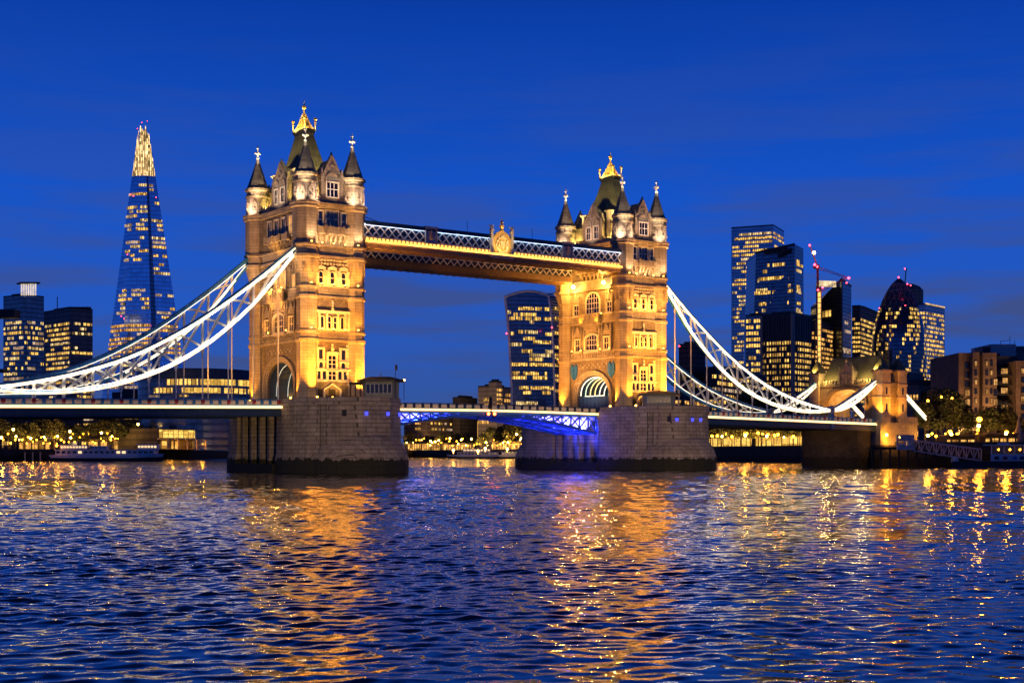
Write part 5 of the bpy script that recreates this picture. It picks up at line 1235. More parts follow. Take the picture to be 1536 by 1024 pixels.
# --- centre: old riverside blocks seen under and over the bascules
T, c_ = block('custom_house', 'long brown riverside building with small windows seen under the bascules', 606, 640, 806, 622, 1205, .35, GL['brown'], .2, .5, 'doh', 5.0, 628, 'building', seed=6, unit=4.5, mean=1, vlow=652, frac=.4)
Lp, C, Rp, Bk, zt = c_
mb = MB(); mb.add(slab(C, Rp, .40, .50, zv(654, 1200), zv(627, 1200), 1.2), [(0, 1, 2, 3), (7, 6, 5, 4), (0, 4, 5, 1), (1, 5, 6, 2), (2, 6, 7, 3), (3, 7, 4, 0)]); mb.build('lit_bay', emit('bay_floodlight_glow', (1, .5, .12), .8, .5, .25), T, T.location)  # bay glows by itself in place of floodlight falling on the wall
for i in range(8): q = at(612 + i * 25, 1188, 6); spot(q, q + Vector((DV[0] * 16, DV[1] * 16, 14)), 26000, (1, .52, .16), 110, .8, .4)
block('roofscape_block', 'low dark roofs just above the left bascule parapet', 679, 690, 716, 597, 1250, .5, GL['charcoal'], None, None, cat='building', seed=7)
block('stepped_block', 'grey stepped block with a lit stair column left of the top-heavy tower', 717, 735, 766, 580, 1240, .5, GL['grey'], .15, .4, 'oh', 5, None, 'building', seed=8, unit=4, mean=1)
T, c_ = block('lift_tower', 'small square tower top rising above the grey stepped block', 733, 745, 753, 573, 1230, .8, GL['grey'], None, 1.3, 'h', 4.2, 580, 'building', seed=8, unit=8, mean=2)

def flared_tower():
    D = 1323; T = empty('flared_tower', at(800, D, 4), 'top-heavy curved skyscraper with pale ribs beside the far tower', 'skyscraper'); O = T.location
    # outline of the front in pixels: (v, left, right)
    rows = [(610, 768, 832), (580, 767, 831.5), (540, 765.2, 830.5), (510, 763.5, 829.4), (480, 761, 827.5), (460, 758.8, 825.5), (446, 757.2, 823)]
    def pt(u, v, off=0): return at(u, D + off, zv(v, D))
    def fr(t, f):      # t across 0..1, f up 0..1 -> pixel of the front
        x = f * (len(rows) - 1); i = min(int(x), len(rows) - 2); g = x - i
        v = rows[i][0] + (rows[i + 1][0] - rows[i][0]) * g; l = rows[i][1] + (rows[i + 1][1] - rows[i][1]) * g; r_ = rows[i][2] + (rows[i + 1][2] - rows[i][2]) * g
        if f >= 1: v -= 15 * math.sin(math.pi * (.12 + .66 * t)) - 5
        return l + (r_ - l) * t, v
    mb = MB(); nT, nF = 10, 12
    grid = [[pt(*fr(i / nT, j / nF), 10 * (i / nT) ** 2) for i in range(nT + 1)] for j in range(nF + 1)]
    back = [[p + Vector((DV[0], DV[1], 0)) * 42 + Vector((RV[0], RV[1], 0)) * 24 for p in row] for row in grid]
    vs = [p for row in grid for p in row] + [p for row in back for p in row]; w_ = nT + 1; o = w_ * (nF + 1); fs = []
    for j in range(nF):
        for i in range(nT): fs += [(j * w_ + i, j * w_ + i + 1, (j + 1) * w_ + i + 1, (j + 1) * w_ + i), (o + j * w_ + i + 1, o + j * w_ + i, o + (j + 1) * w_ + i, o + (j + 1) * w_ + i + 1)]
        for i in (0, nT): fs.append((j * w_ + i, (j + 1) * w_ + i, o + (j + 1) * w_ + i, o + j * w_ + i))
    for i in range(nT): fs.append((nF * w_ + i, nF * w_ + i + 1, o + nF * w_ + i + 1, o + nF * w_ + i))
    mb.add(vs, fs); mb.build('facade', GL['dark'], T, O)
    rib = plain('pale_rib', (.85, .85, .88), .5)
    for i in (0, nT):
        mb = MB(); mb.tube([grid[j][i] for j in range(nF + 1)], 1.1, 5); mb.build('edge_rib', rib, T, O)
    mb = MB(); mb.tube(grid[nF], 1.2, 5); mb.tube([p + Vector((0, 0, 2.2)) for p in back[nF]], 1.0, 5); mb.build('roof_rib', rib, T, O)
    mb = MB()
    for j in range(1, 60):
        z = 10 + j * 2.6; f = j / 60; a = grid[min(nF, int(f * nF))][nT]; b = back[min(nF, int(f * nF))][nT]
        if z < a.z + 12: mb.bar((a.x + RV[0] * .5, a.y + RV[1] * .5, z), (b.x + RV[0] * .5, b.y + RV[1] * .5, z), .6, .5)
    mb.build('side_fins', rib, T, O)
    rs = Runs(T); rng = random.Random(2); FS = [(0, 1, 2, 3), (7, 6, 5, 4)]
    for v, segs in ((462, ((.27, .62), (.66, .8), (.86, .97))), (471, ((.15, .25), (.3, .66))), (477, ((.05, .17), (.2, .34), (.4, .55), (.6, .75), (.83, .97))), (482, ((.5, .6),)), (468, ((.02, .1),)), (497, ((.22, .34), (.38, .66))), (500, ((.05, .12), (.84, .97))), (507, ((.33, .6),)), (512, ((.55, .95),)), (516, ((.04, .28),)), (526, ((.28, .52), (.82, .97))), (532, ((.45, .95),)), (538, ((.45, .75),)), (546, ((.04, .4), (.44, .97))), (559, ((.04, .2), (.28, .64), (.78, .84))), (566, ((.04, .36), (.5, .84))), (581, ((.18, .4), (.45, .97))), (588, ((.26, .9),)), (604, ((.1, .6),))):
        for a, b in segs:
            f = None
            for j in range(400):
                if abs(fr(.5, j / 400)[1] - v) < .4: f = j / 400; break
            if f is None: continue
            p, q = pt(*fr(a, f), 10 * a * a), pt(*fr(b, f), 10 * b * b); rs.put(slab(p, q, 0, 1, p.z - 1.6, p.z + 1.5, .8), rng.choice('ooow'))
    for v in (460, 475, 497, 519, 530, 536, 546, 562, 569, 585):
        a, b = at(832, D + 11, 0), at(864, D + 52, 0); rs.put(slab(a, b, .02, .7, zv(v + 2, D), zv(v - 2, D), .4), 'o')
    rs.done()
    red_light(760, 500, D - 8, 'on the left edge of the top-heavy tower', 'red lights on the top-heavy tower', .8); red_light(828, 491, D - 8, 'on the right edge of the top-heavy tower', 'red lights on the top-heavy tower', .8)
flared_tower()

# --- right: the financial district
T, c_ = block('tall_slab_tower', 'tallest flat-topped blue glass tower of the right-hand cluster', 1097, 1160, 1176, 338, 1680, .45, GL['blue'], .62, .9, 'oow', 5.0, 345, 'skyscraper', seed=31, mean=5)
def tapering():
    D = 1500; T = empty('tapering_tower', at(1170, D, 4), 'dark glass tower with sloping left edge in front of the tallest slab', 'skyscraper'); O = T.location
    A0, A1 = at(1124, D + 25, 4), at(1134, D + 25, zv(374, D)); B0, B1 = at(1193, D, 4), at(1192, D, zv(366, D)); C0, C1 = at(1206.5, D + 30, 4), at(1205, D + 30, zv(367, D)); bk = Vector((DV[0], DV[1], 0)) * 60
    mb = MB(); v = [A0, B0, C0, C0 + bk, A0 + bk, A1, B1, C1, C1 + bk, A1 + bk]; mb.add(v, [(0, 1, 6, 5), (1, 2, 7, 6), (2, 3, 8, 7), (3, 4, 9, 8), (4, 0, 5, 9), (5, 6, 7, 8, 9), (4, 3, 2, 1, 0)]); mb.build('facade', GL['dark'], T, O)
    mb = MB(); mb.bar(A1, B1, 1.5, 2); mb.bar(at(1146, D, zv(378, D)), at(1182, D - 1, zv(374, D)), 1.2, 6); mb.build('roof_screen', M['dark'], T, O)
    rs = Runs(T); rng = random.Random(8)
    for v, segs, f2 in ((395, ((.45, .75), (.3, .36)), 1), (415, ((.1, .85),), 0), (417, ((.06, .1),), 0), (428, ((.65, .9),), 1), (432, ((.04, .32),), 1), (436, ((.0, .4), (.45, .95)), 1), (446, ((.45, .62), (.75, .82)), 0), (453, ((.12, .3), (.4, .6), (.65, .85)), 1), (463, ((.2, .3),), 1), (467, ((.05, .1), (.6, .7)), 1), (390, (), 1), (404, ((.2, .3),), 1), (480, ((.3, .6),), 1)):
        z = zv(v, D); f = (z - 4) / (A1.z - 4)
        for a, b in segs: rs.put(slab(A0.lerp(A1, f), B0.lerp(B1, f), a, b, z - 1.8, z + 1.8, .5), rng.choice('oow'))
        if f2: rs.put(slab(B0.lerp(B1, f), C0.lerp(C1, f), .2, rng.uniform(.5, .9), z - 1.5, z + 1.5, .5), rng.choice('ow'))
    rs.done()
tapering()
block('glass_block', 'mid-height glass block with bright upper floors left of the finned building', 1118, 1143, 1150, 473, 1360, .5, GL['dark'], 1.6, .6, 'oo', 6.0, 475, 'office block', seed=33, mean=6)
T, c_ = block('finned_block', 'dark building with vertical bronze fins and a pale corner column', 1142, 1188, 1217, 470, 1290, .8, GL['fin'], 1.5, 1.3, 'oo', 5.4, 508, 'office block', seed=34, mean=5, unit=2.4)
Lp, C, Rp, Bk, zt = c_
mb = MB()
for i in range(13):
    p = Lp + (C - Lp) * (i / 12); d = (C - Bk).normalized() * .2; mb.bar((p.x + d.x * 3, p.y + d.y * 3, 8), (p.x + d.x * 3, p.y + d.y * 3, zt - 1), .6, 1.0)
for i in range(1, 9):
    p = C + (Rp - C) * (i / 8); d = (C - Bk).normalized() * .2; mb.bar((p.x + d.x * 3, p.y + d.y * 3, 8), (p.x + d.x * 3, p.y + d.y * 3, zt - 1), .5, .8)
mb.build('fins', plain('pale_bronze_fin', (.12, .09, .075), .5), T, T.location)
mb = MB()
for p in (C, Lp): mb.bar((p.x, p.y - .8, 6), (p.x, p.y - .8, zt), 2.6, 2.6)
mb.build('corner_column', plain('pale_concrete_column', (.42, .33, .27), .7), T, T.location)
block('amber_block', 'block of amber lit floors behind the yellow lit hoist', 1213, 1222, 1250, 482, 1380, .6, GL['brown'], 1.5, 1.9, 'hh', 4.6, 488, 'office block', seed=35, mean=7)
def pointed():
    D = 1420; T = empty('pointed_tower', at(1262, D, 4), 'dark glass tower with slanting pointed top beside the crane', 'skyscraper'); O = T.location
    A, B, C = (1230, D + 30), (1263, D), (1277, D + 30); tops = (449, 418, 424); bk = Vector((DV[0], DV[1], 0)) * 45; v = []
    for z in (0, 1): v += [at(u, d, 4 if not z else zv(t, D)) for (u, d), t in zip((A, B, C), tops)]
    v += [v[2] + bk, v[0] + bk, v[5] + bk, v[3] + bk]
    mb = MB(); mb.add(v, [(0, 1, 4, 3), (1, 2, 5, 4), (2, 6, 8, 5), (6, 7, 9, 8), (7, 0, 3, 9), (3, 4, 5, 8, 9), (0, 7, 6, 2, 1)]); mb.build('facade', GL['dark'], T, O)
    mb = MB(); mb.bar(v[3], v[4], 1.0, 2.4); mb.bar(v[4], v[5], 1.0, 1.2); mb.bar(v[1], v[4], .9, .9); mb.build('edge_trim', M['navy'], T, O)
    rs = Runs(T)
    for vv, a, b, f in ((465, .05, .5, 0), (470, .05, .5, 0), (490, .05, .55, 0), (500, .1, .5, 0), (523, .1, .9, 1), (526, .2, .9, 1), (482, .3, .6, 1), (495, .3, .9, 1)):
        z = zv(vv, D); rs.put(slab(v[0] if not f else v[1], v[1] if not f else v[2], a, b, z - 1.5, z + 1.5, .4), 'o' if f == 0 else 'd')
    mb = MB(); mb.add(slab(at(1225, D - 2), at(1254, D + 4), 0, 1, zv(430, D), zv(421, D), .4), [(0, 1, 2, 3), (7, 6, 5, 4), (0, 4, 5, 1), (1, 5, 6, 2), (2, 6, 7, 3), (3, 7, 4, 0)]); mb.build('roof_screen', emit('lit_roof_screen', (1, .75, .4), 1.3, .6, .2), T, O)
    mb = MB(); mb.prism([tuple(at(u, d).xy) for u, d in ((1224, D + 1), (1231, D + 1), (1231, D + 30), (1224, D + 30))], 4, zv(424, D)); mb.build('side_core', GL['charcoal'], T, O)
pointed()
T = empty('construction_crane', at(1229, 1380, 4), 'tall lit hoist mast with a luffing crane jib and red lights', 'crane'); O = T.location
mb = MB(); D = 1378
for u in (1226.3, 1231.5): mb.bar(at(u, D, 4), at(u, D, zv(431, D)), .8, .8)
for i in range(40): a, b = zv(431, D) * i / 40, zv(431, D) * (i + 1) / 40; mb.bar(at(1226.3, D, a + 2), at(1231.5, D, b + 2), .5, .5); mb.bar(at(1231.5, D, a + 2), at(1226.3, D, b + 2), .4, .4)
mb.build('hoist_mast', M['cream'], T, O)
mb = MB()
for i in range(28):
    z0 = 12 + i * (zv(434, D) - 14) / 28; mb.bar(at(1228.9, D - 1.0, z0), at(1228.9, D - 1.0, z0 + (zv(434, D) - 14) / 28 * .82), 2.6, .6)
mb.build('hoist_lights', emit('hoist_light', (1, .56, .12), 1.9, .3, .1), T, O)
mb = MB()
def lattice_jib(mb, a, b, w0, n):
    a, b = Vector(a), Vector(b)
    for s in (-1, 1): mb.bar(a + Vector((0, 0, s * w0 / 2)), b + Vector((0, 0, s * w0 / 4)), .5, .5)
    for i in range(n):
        p, q = a.lerp(b, i / n), a.lerp(b, (i + 1) / n); s = 1 if i % 2 else -1; mb.bar(p + Vector((0, 0, s * w0 / 2)), q - Vector((0, 0, s * w0 / 2)), .35, .35)
mb.bar(at(1227, D, zv(431, D)), at(1226, D, zv(398, D)), 1.6, 1.6)
for k in range(5): mb.bar(at(1224.6, D, zv(430 - 6 * k, D)), at(1228.5, D, zv(424 - 6 * k, D)), .5, .5)
lattice_jib(mb, at(1226, D, zv(400, D)), at(1215, D, zv(368, D)), 2.6, 12); lattice_jib(mb, at(1228, D, zv(402, D)), at(1270, D - 6, zv(417, D)), 2.4, 14); lattice_jib(mb, at(1232, D - 4, zv(437, D)), at(1269, D - 8, zv(419, D)), 2.6, 14)
mb.box(*[x for x in (at(1224, D).x - 2, at(1224, D).x + 3)], at(1224, D).y - 2, at(1224, D).y + 2, zv(403, D), zv(397, D)); mb.build('jib', plain('crane_steel', (.3, .1, .08), .5), T, O)
for u, v, r_ in ((1214.5, 368, 1.0), (1222, 397, 1.3), (1226, 400, 1.0), (1273, 417, 1.3), (1227, 435, 1.0), (1234, 431, 1.0), (1270, 424, .8)): red_light(u, v, 1368, 'on the construction crane', 'red lights on the crane', r_)
mb = MB(); mb.ball(at(1221, 1368, zv(379, 1368)), 1.5); tag(mb.build('work_light', M['lampw']), 'white work light part way up the crane jib', 'work light')
block('yellow_block', 'wide block of evenly lit yellow floors left of the rounded tower', 1278, 1290, 1326, 459, 1500, .5, GL['grey'], 1.7, 1.9, 'oo', 4.9, 474, 'office block', seed=36, mean=6, frac=.5)

def rounded():
    D = 1420; c = at(1348.5, D + 28); T = empty('rounded_tower', (c.x, c.y, 4), 'bullet-shaped rounded glass tower with dark spiral bands', 'skyscraper'); O = T.location
    prof = [(590, 38), (560, 40), (530, 40), (505, 38.5), (485, 35), (465, 29.5), (448, 23), (436, 16.8), (428, 11.6), (422, 7), (418.5, 2.8), (417.3, .2)]; mpx = (D + 28) / FP
    P = [(r * mpx, zv(v, D + 28)) for v, r in prof]
    body = curtain('rounded_tower_glass', (.09, .11, .14), (.15, .18, .215), 2.5, 4.2, .1, .8)
    mb = MB(); mb.lathe((c.x, c.y), P, 40); mb.build('facade', body, T, O, True)
    def rad(z):
        for (r0, z0), (r1, z1) in zip(P, P[1:]):
            if z0 <= z <= z1: return r0 + (r1 - r0) * (z - z0) / (z1 - z0)
        return .3
    a0 = math.atan2(CY - c.y, CX - c.x)
    # diagrid on the cap
    mb = MB(); zc = zv(466, D + 28); zt = zv(424, D + 28)
    for k in range(18):
        for s in (-1, 1):
            pts = []
            for j in range(9):
                z = zc + (zt - zc) * j / 8; t = 2 * math.pi * k / 18 + s * j * .09; r = rad(z) + .25; pts.append((c.x + r * math.cos(t), c.y + r * math.sin(t), z))
            mb.tube(pts, .28, 4)
    for v in (436, 428): z = zv(v, D + 28); r = rad(z) + .4; mb.lathe((c.x, c.y), [(r, z - .5), (r + .3, z), (r, z + .5)], 36)
    mb.build('diagrid', plain('white_diagrid', (.32, .34, .38), .5), T, O)
    rs = Runs(T); rng = random.Random(5); z = zv(468, D + 28); row = 0
    while z > 30:
        r = rad(z) + .45; r2 = rad(z + 2.9) + .45; t = -1.45
        while t < 1.5:
            ph = (t * .95 - (z - 60) * .0125) % 1.05
            if ph > .44 and rng.random() < (.93 if row % 6 not in (3,) else .2):
                n = rng.randint(2, 7); t1 = t
                vs = []; m = 0
                while m < n and (((t1 * .95 - (z - 60) * .0125) % 1.05) > .44): t1 += .105; m += 1
                if m:
                    vs = [(c.x + rr * math.cos(a0 + a), c.y + rr * math.sin(a0 + a), zz) for rr, a, zz in ((r, t, z), (r, t1 - .012, z), (r2, t1 - .012, z + 2.9), (r2, t, z + 2.9), (r - .8, t, z), (r - .8, t1 - .012, z), (r2 - .8, t1 - .012, z + 2.9), (r2 - .8, t, z + 2.9))]
                    rs.put(vs, rng.choice('oow')); t = t1
            t += .105
        z -= 4.5; row += 1
    rs.done()
    for u, v, r_ in ((1348, 416, .8), (1357.5, 403, .7), (1361, 426, .7), (1366, 428, .7)): red_light(u, v, D, 'at the top of the bullet-shaped tower', 'red lights on the bullet-shaped tower', r_)
    for u, v in ((1319, 462), (1358, 458)): red_light(u, v, D - 22, 'on the waist of the bullet-shaped tower', 'red lights round the bullet-shaped tower', .55)
rounded()
T, c_ = block('square_tower', 'square tower with lit corner floors right of the bullet-shaped tower', 1372, 1388, 1417, 457, 1560, .8, GL['blue'], .5, 1.0, 'oow', 5.0, 465, 'office tower', seed=38, mean=3)
mb = MB(); Lp, C, Rp, Bk, zt = c_; mb.bar((C.x, C.y, zt + 1.5), (Rp.x, Rp.y, zt + 1.5), .8, 1.6); mb.build('roof_light', emit('roof_edge_light', (1, .6, .2), 1.2, .8, .3), T, T.location)
mb = MB(); q = at(1366, 1600); mb.lathe((q.x, q.y), [(14, 4), (14, zv(436, 1600)), (10, zv(430, 1600)), (3, zv(426, 1600))], 20)
for a in (0, 1): b = at(1357, 1590, zv(428, 1590)); mb.bar(b, at(1359.5, 1590, zv(402, 1590)), .8, .8)
tag(mb.build('domed_tower', GL['grey']), 'pale domed tower with thin mast behind the bullet-shaped tower', 'office tower')
block('twin_block', 'dark block top peeping between the bullet-shaped and square towers', 1362, 1368, 1376, 441, 1640, .8, GL['dark'], None, None, cat='office block', seed=2)
T, c_ = block('drum_block', 'brown drum-like block with red light right of the far bridge tower', 1018, 1040, 1058, 517, 1000, .8, GL['brown'], .25, .3, 'od', 5, 560, 'office block', seed=39)
red_light(1019, 519, 990, 'on the corner of the brown drum-like block', 'red light beside the far tower', .7)
block('stone_block', 'dark low office with lit floors behind the right chain', 1056, 1075, 1120, 552, 980, .5, GL['charcoal'], .7, .9, 'od', 4.4, None, 'office block', seed=40, mean=5)
block('bank_block', 'dark block with scattered lit rooms below the drum-like block', 1000, 1022, 1062, 590, 900, .5, GL['charcoal'], .8, .8, 'oh', 4, None, 'office block', seed=41, mean=3)
block('lane_block', 'dim block filling the gap under the tallest slab', 1096, 1120, 1150, 560, 1100, .5, GL['charcoal'], .4, .5, 'od', 4.2, None, 'office block', seed=42, mean=3)
block('low_terrace', 'low dim terrace in front of the finned building', 1150, 1190, 1236, 600, 900, .5, GL['charcoal'], .25, .3, 'od', 4, None, 'building', seed=43)
T, c_ = block('stone_hall', 'pale stone hall with dark roof behind the gatehouse and trees', 1345, 1378, 1446, 577, 640, 1.0, M['grey_stone'], .25, .25, 'dh', 4.2, cat='building', seed=44)
Lp, C, Rp, Bk, zt = c_
for i in range(9):
    A, B = (Lp, C) if i < 4 else (C, Rp); t = (i + .5) / 4 if i < 4 else (i - 4 + .5) / 5
    mb = MB(); mb.add(slab(A, B, t - .05, t + .05, zt - 7, zt - 3, .25), [(0, 1, 2, 3), (7, 6, 5, 4), (0, 4, 5, 1), (1, 5, 6, 2), (2, 6, 7, 3), (3, 7, 4, 0)]); mb.build('window', M['pane'], T, T.location)
block('stone_hall_wing', 'narrow stone wing rising left of the pale stone hall', 1349, 1362, 1384, 566, 720, .8, M['grey_stone'], None, None, cat='building', seed=45)
block('far_roof', 'dark hipped roof between the square tower and the riverside hotel', 1415, 1428, 1446, 562, 640, .6, GL['charcoal'], None, None, cat='building', seed=46)

# --- the brown riverside hotel at the right edge
def hotel():
    D = 450; T = empty('riverside_hotel', at(1490, D, 6), 'brown stepped riverside hotel with lit balconies at the right edge', 'hotel'); O = T.location
    br = masonry('brown_hotel_brick', (.24, .165, .115), (.19, .13, .09), (.10, .075, .055), 1.2, .5, .4)
    def pr(u0, u1, vt, D0, dep, m, nm, vb=None):
        A, B = at(u0, D0), at(u1, D0); bk = Vector((DV[0], DV[1], 0)) * dep
        mb = MB(); mb.prism([tuple(A.xy), tuple(B.xy), tuple((B + bk).xy), tuple((A + bk).xy)], 5 if vb is None else zv(vb, D0), zv(vt, D0)); mb.build(nm, m, T, O); return A, B
    A0, B0 = pr(1438, 1459, 529, 452, 30, br, 'wing'); pr(1459, 1468, 528, 449, 30, br, 'wing'); pr(1467, 1476, 527, 452, 30, br, 'wing'); pr(1474, 1495, 529, 449, 30, br, 'wing')
    pr(1494, 1526, 534, 458, 30, GL['charcoal'], 'wing'); pr(1524, 1600, 541, 450, 40, br, 'wing'); pr(1436, 1500, 530, 462, 30, GL['charcoal'], 'wing')
    pr(1486, 1524, 516, 470, 20, plain('white_plant_room', (.5, .5, .52), .7), 'plant_room'); pr(1523, 1560, 519, 475, 20, GL['grey'], 'plant_room'); pr(1474, 1486, 520, 470, 8, M['dark'], 'plant_room')
    mb = MB()
    for u, v0, v1 in ((1515, 516, 504), (1501, 516, 512), (1522, 516, 510)): mb.tube([at(u, 472, zv(v0, 472)), at(u, 472, zv(v1, 472))], .1, 4)
    mb.bar(at(1500, 472, zv(512, 472)), at(1515, 472, zv(510, 472)), .15, .15); mb.build('aerial', M['dark'], T, O)
    FS = [(0, 1, 2, 3), (7, 6, 5, 4), (0, 4, 5, 1), (1, 5, 6, 2), (2, 6, 7, 3), (3, 7, 4, 0)]
    def win(u0, u1, v0, v1, D0, m):
        mb = MB(); mb.add(slab(at(u0, D0), at(u1, D0), 0, 1, zv(v1, D0), zv(v0, D0), .3), FS); f = mb.build('window', M['dark'], T, O)
        mb = MB(); mb.add(slab(at(u0 + .5, D0), at(u1 - .5, D0), 0, 1, zv(v1 - .6, D0), zv(v0 + .6, D0), .36), FS); mb.build('pane', m, f, O)
    am = litwin('hotel_room_light', (1, .45, .1), 1.0, .9, .12, .3, 3)
    for i, v in enumerate((543, 557, 571, 584, 598, 612)): win(1447, 1455, v, v + 10, 452, am if i > 2 else M['pane'])
    for i, v in enumerate((541, 555, 569, 583, 597, 611)): win(1461.5, 1465.5, v, v + 8, 449, M['pane'] if i % 2 else am); win(1478, 1482, v, v + 8, 449, M['pane'] if i % 3 else am); win(1485, 1488.5, v, v + 8, 449, am if i in (1, 4) else M['pane'])
    for i, v in enumerate((568, 598, 584, 612)): win(1490, 1496, v, v + 10, 458 if 0 else 449, am if i in (0, 1) else M['pane'])
    for i, v in enumerate((552, 566, 581, 594, 607, 620)):
        win(1501 + (i % 2) * 2, 1523, v, v + (9 if i < 3 else 6), 458, am if i != 3 else M['pane'])
        mb = MB(); a, b = at(1496, 454.5, zv(v + 11, 455)), at(1524, 454.5, zv(v + 11, 455)); mb.bar(a, b, 3.0, .3); mb.bar(a + Vector((-DV[0], -DV[1], .9)) * 1.0, b + Vector((-DV[0], -DV[1], .9)), .1, .1); mb.build('balcony', M['dark'], T, O)
        win(1531, 1541, v, v + 8, 450, M['pane'] if i % 3 else am)
    mb = MB(); a, b = at(1444, 447, zv(636, 447)), at(1466, 447, zv(636, 447)); mb.bar(a, b, 4, 4.0); mb.build('pavilion', M['cream'], T, O)
    for u in (1445, 1470, 1492, 1512, 1535): q = at(u, 434, 8.5); spot(q, q + Vector((DV[0] * 10, DV[1] * 10, 14)), 9000, (1, .5, .16), 110, .9, .3)
hotel()

# ------------------------------------------------------------------ trees
LEAF = [plain('plane_tree_leaves', (.055, .062, .018), .7, 0, .45, .8), plain('dark_leaves', (.03, .042, .016), .7, 0, .45, .8)]
BARK = plain('bark', (.06, .05, .04), .9)
def tree_proto(seed, h, r, leaves, ls, mat):
    rng = random.Random(seed); root = empty('tree', (0, 0, -200), 'x', 'tree')
    mb = MB(); mb.tube([(0, 0, 0), (.1, .1, h * .25), (rng.uniform(-.3, .3), .2, h * .5)], .35, 7, 0, .18)
    cl = []
    for i in range(16):
        t = rng.uniform(0, 2 * math.pi); q = r * rng.uniform(.15, .78); z = h * rng.uniform(.38, .88); q *= 1 - .5 * max(0, (z / h - .6)) / .3
        cl.append((q * math.cos(t), q * math.sin(t), z, r * rng.uniform(.26, .46)))
        if i < 8: mb.tube([(0, .1, h * .28), (q * .5 * math.cos(t), q * .5 * math.sin(t), (h * .3 + z) / 2), (q * math.cos(t), q * math.sin(t), z)], .14, 5, 0, .05)
    mb.build('trunk', BARK, root)
    mb = MB()
    for i in range(leaves):
        cx, cy, cz, cr = rng.choice(cl); d = Vector((rng.gauss(0, 1), rng.gauss(0, 1), rng.gauss(0, .8))); d = d.normalized() * cr * rng.random() ** .45; p = Vector((cx, cy, cz)) + d
        n = Vector((rng.gauss(0, 1), rng.gauss(0, 1), rng.gauss(.4, 1))).normalized(); a = n.orthogonal().normalized() * ls * rng.uniform(.6, 1.3); b = n.cross(a).normalized() * ls * rng.uniform(.4, 1.0)
        mb.add([p - a, p - b, p + a, p + b], [(0, 1, 2, 3)])
    mb.build('crown', mat, root); return root
PROT = [tree_proto(i, 12, 5.2, 1500, .42, LEAF[i % 2]) for i in range(4)] + [tree_proto(9, 14, 6.0, 3200, .36, LEAF[1]), tree_proto(10, 14, 6.5, 3200, .36, LEAF[0])]
used = set(); trn = random.Random(21)
def plant(u, D, h, label, group, k=None, z=None):
    k = trn.randrange(4) if k is None else k; p = PROT[k]
    o = p if k not in used else copy_tree(p); used.add(k)
    q = at(u, D, 5.0 if z is None else z); o.location = q; f = h / (12 if k < 4 else 14); o.scale = (f * trn.uniform(.95, 1.2), f * trn.uniform(.95, 1.2), f); o.rotation_euler = (0, 0, trn.uniform(0, 6.28)); tag(o, label, 'tree', group); return o
for i, u in enumerate((-14, 12, 36, 60, 82, 104, 128, 150, 172, 194, 214, 232)):
    D, z = bank_pt(u); plant(u + trn.uniform(-3, 3), D + 14 + 10 * (i % 2), 16 + trn.uniform(-2, 3) - (3 if i > 9 else 0), 'leafy tree lit from below in the row behind the white passenger boat', 'trees on the left bank', None, z)
for i, u in enumerate((613, 628, 645, 662, 682, 700, 722, 742, 757, 770, 783, 796)):
    D, z = bank_pt(u); plant(u, D + 20 + 8 * (i % 3), (13 if u < 730 else 19) + trn.uniform(-2, 3), 'leafy tree lit by quay lamps seen under the bascules', 'trees on the far quay', None, z)
for i, u in enumerate((1066, 1082, 1098, 1112, 1126, 1142, 1158, 1174, 1190, 1206, 1222)):
    D, z = bank_pt(u); plant(u, D + 14 + 6 * (i % 2), 12 + trn.uniform(-1.5, 2), 'tree on the quay below the right approach span', 'trees on the right quay', None, z)
for i, u in enumerate((1108, 1126, 1146, 1163, 1180, 1197, 1210)): plant(u, 690 + 15 * (i % 2), 25 + trn.uniform(-3, 6), 'tall dark tree behind the right suspension chain', 'tall trees behind the right chain', 4 + i % 2, 5)
for i, (u, h, D) in enumerate(((1388, 13, 424), (1404, 16.5, 432), (1421, 17, 428), (1438, 13, 436), (1481, 11, 420), (1502, 12, 424), (1516, 10, 430))): plant(u, D, h, ('large dark tree between the gatehouse and the riverside hotel' if u < 1450 else 'dark tree in front of the riverside hotel'), 'trees by the gatehouse' if u < 1450 else 'trees before the hotel', 4 + i % 2, 6.4)
for k, p in enumerate(PROT):
    if k not in used:
        for c in list(p.children): bpy.data.objects.remove(c)
        bpy.data.objects.remove(p)

# ------------------------------------------------------------------ lamps along the banks
def lamp_proto(mat, r):
    mb = MB(); mb.tube([(0, 0, 0), (0, 0, 1)], .02, 5, 0); me = mb
    return me
def street_lamp(u, v, D, zb, r, mat, label, group):
    q = at(u, D, zb); z = max(zb + 1.5, zv(v, D)); mb = MB(); mb.tube([q, (q.x, q.y, z)], .07, 5, 0); mb.ball((q.x, q.y, z + r * .6), r, 8, 1); mb.box(q.x - .18, q.x + .18, q.y - .18, q.y + .18, z + r * 1.5, z + r * 1.7, 0)
    tag(mb.build('street_lamp', [M['dark'], mat], None, q), label, 'street lamp', group)
lr = random.Random(5)
for i in range(46):
    u = -4 + i * 5.3 + lr.uniform(-2, 2); D, z = bank_pt(u); v = lr.choice((653, 656, 658, 660, 662, 650)) if u > 150 else lr.choice((656, 660, 663, 665, 651))
    street_lamp(u, v, D + 5 + lr.uniform(0, 8), z, lr.uniform(.2, .42), M['lamp'] if lr.random() < .8 else M['lampw'], 'warm globe lamp on the promenade under the left bank trees', 'lamps on the left bank')
for u, v in ((20, 645), (105, 648), (207, 637), (213, 647), (198, 649)): D, z = bank_pt(u); street_lamp(u, v, D + 10, z, .6, M['lampw'], 'taller lamp among the left bank trees', 'tall lamps on the left bank')
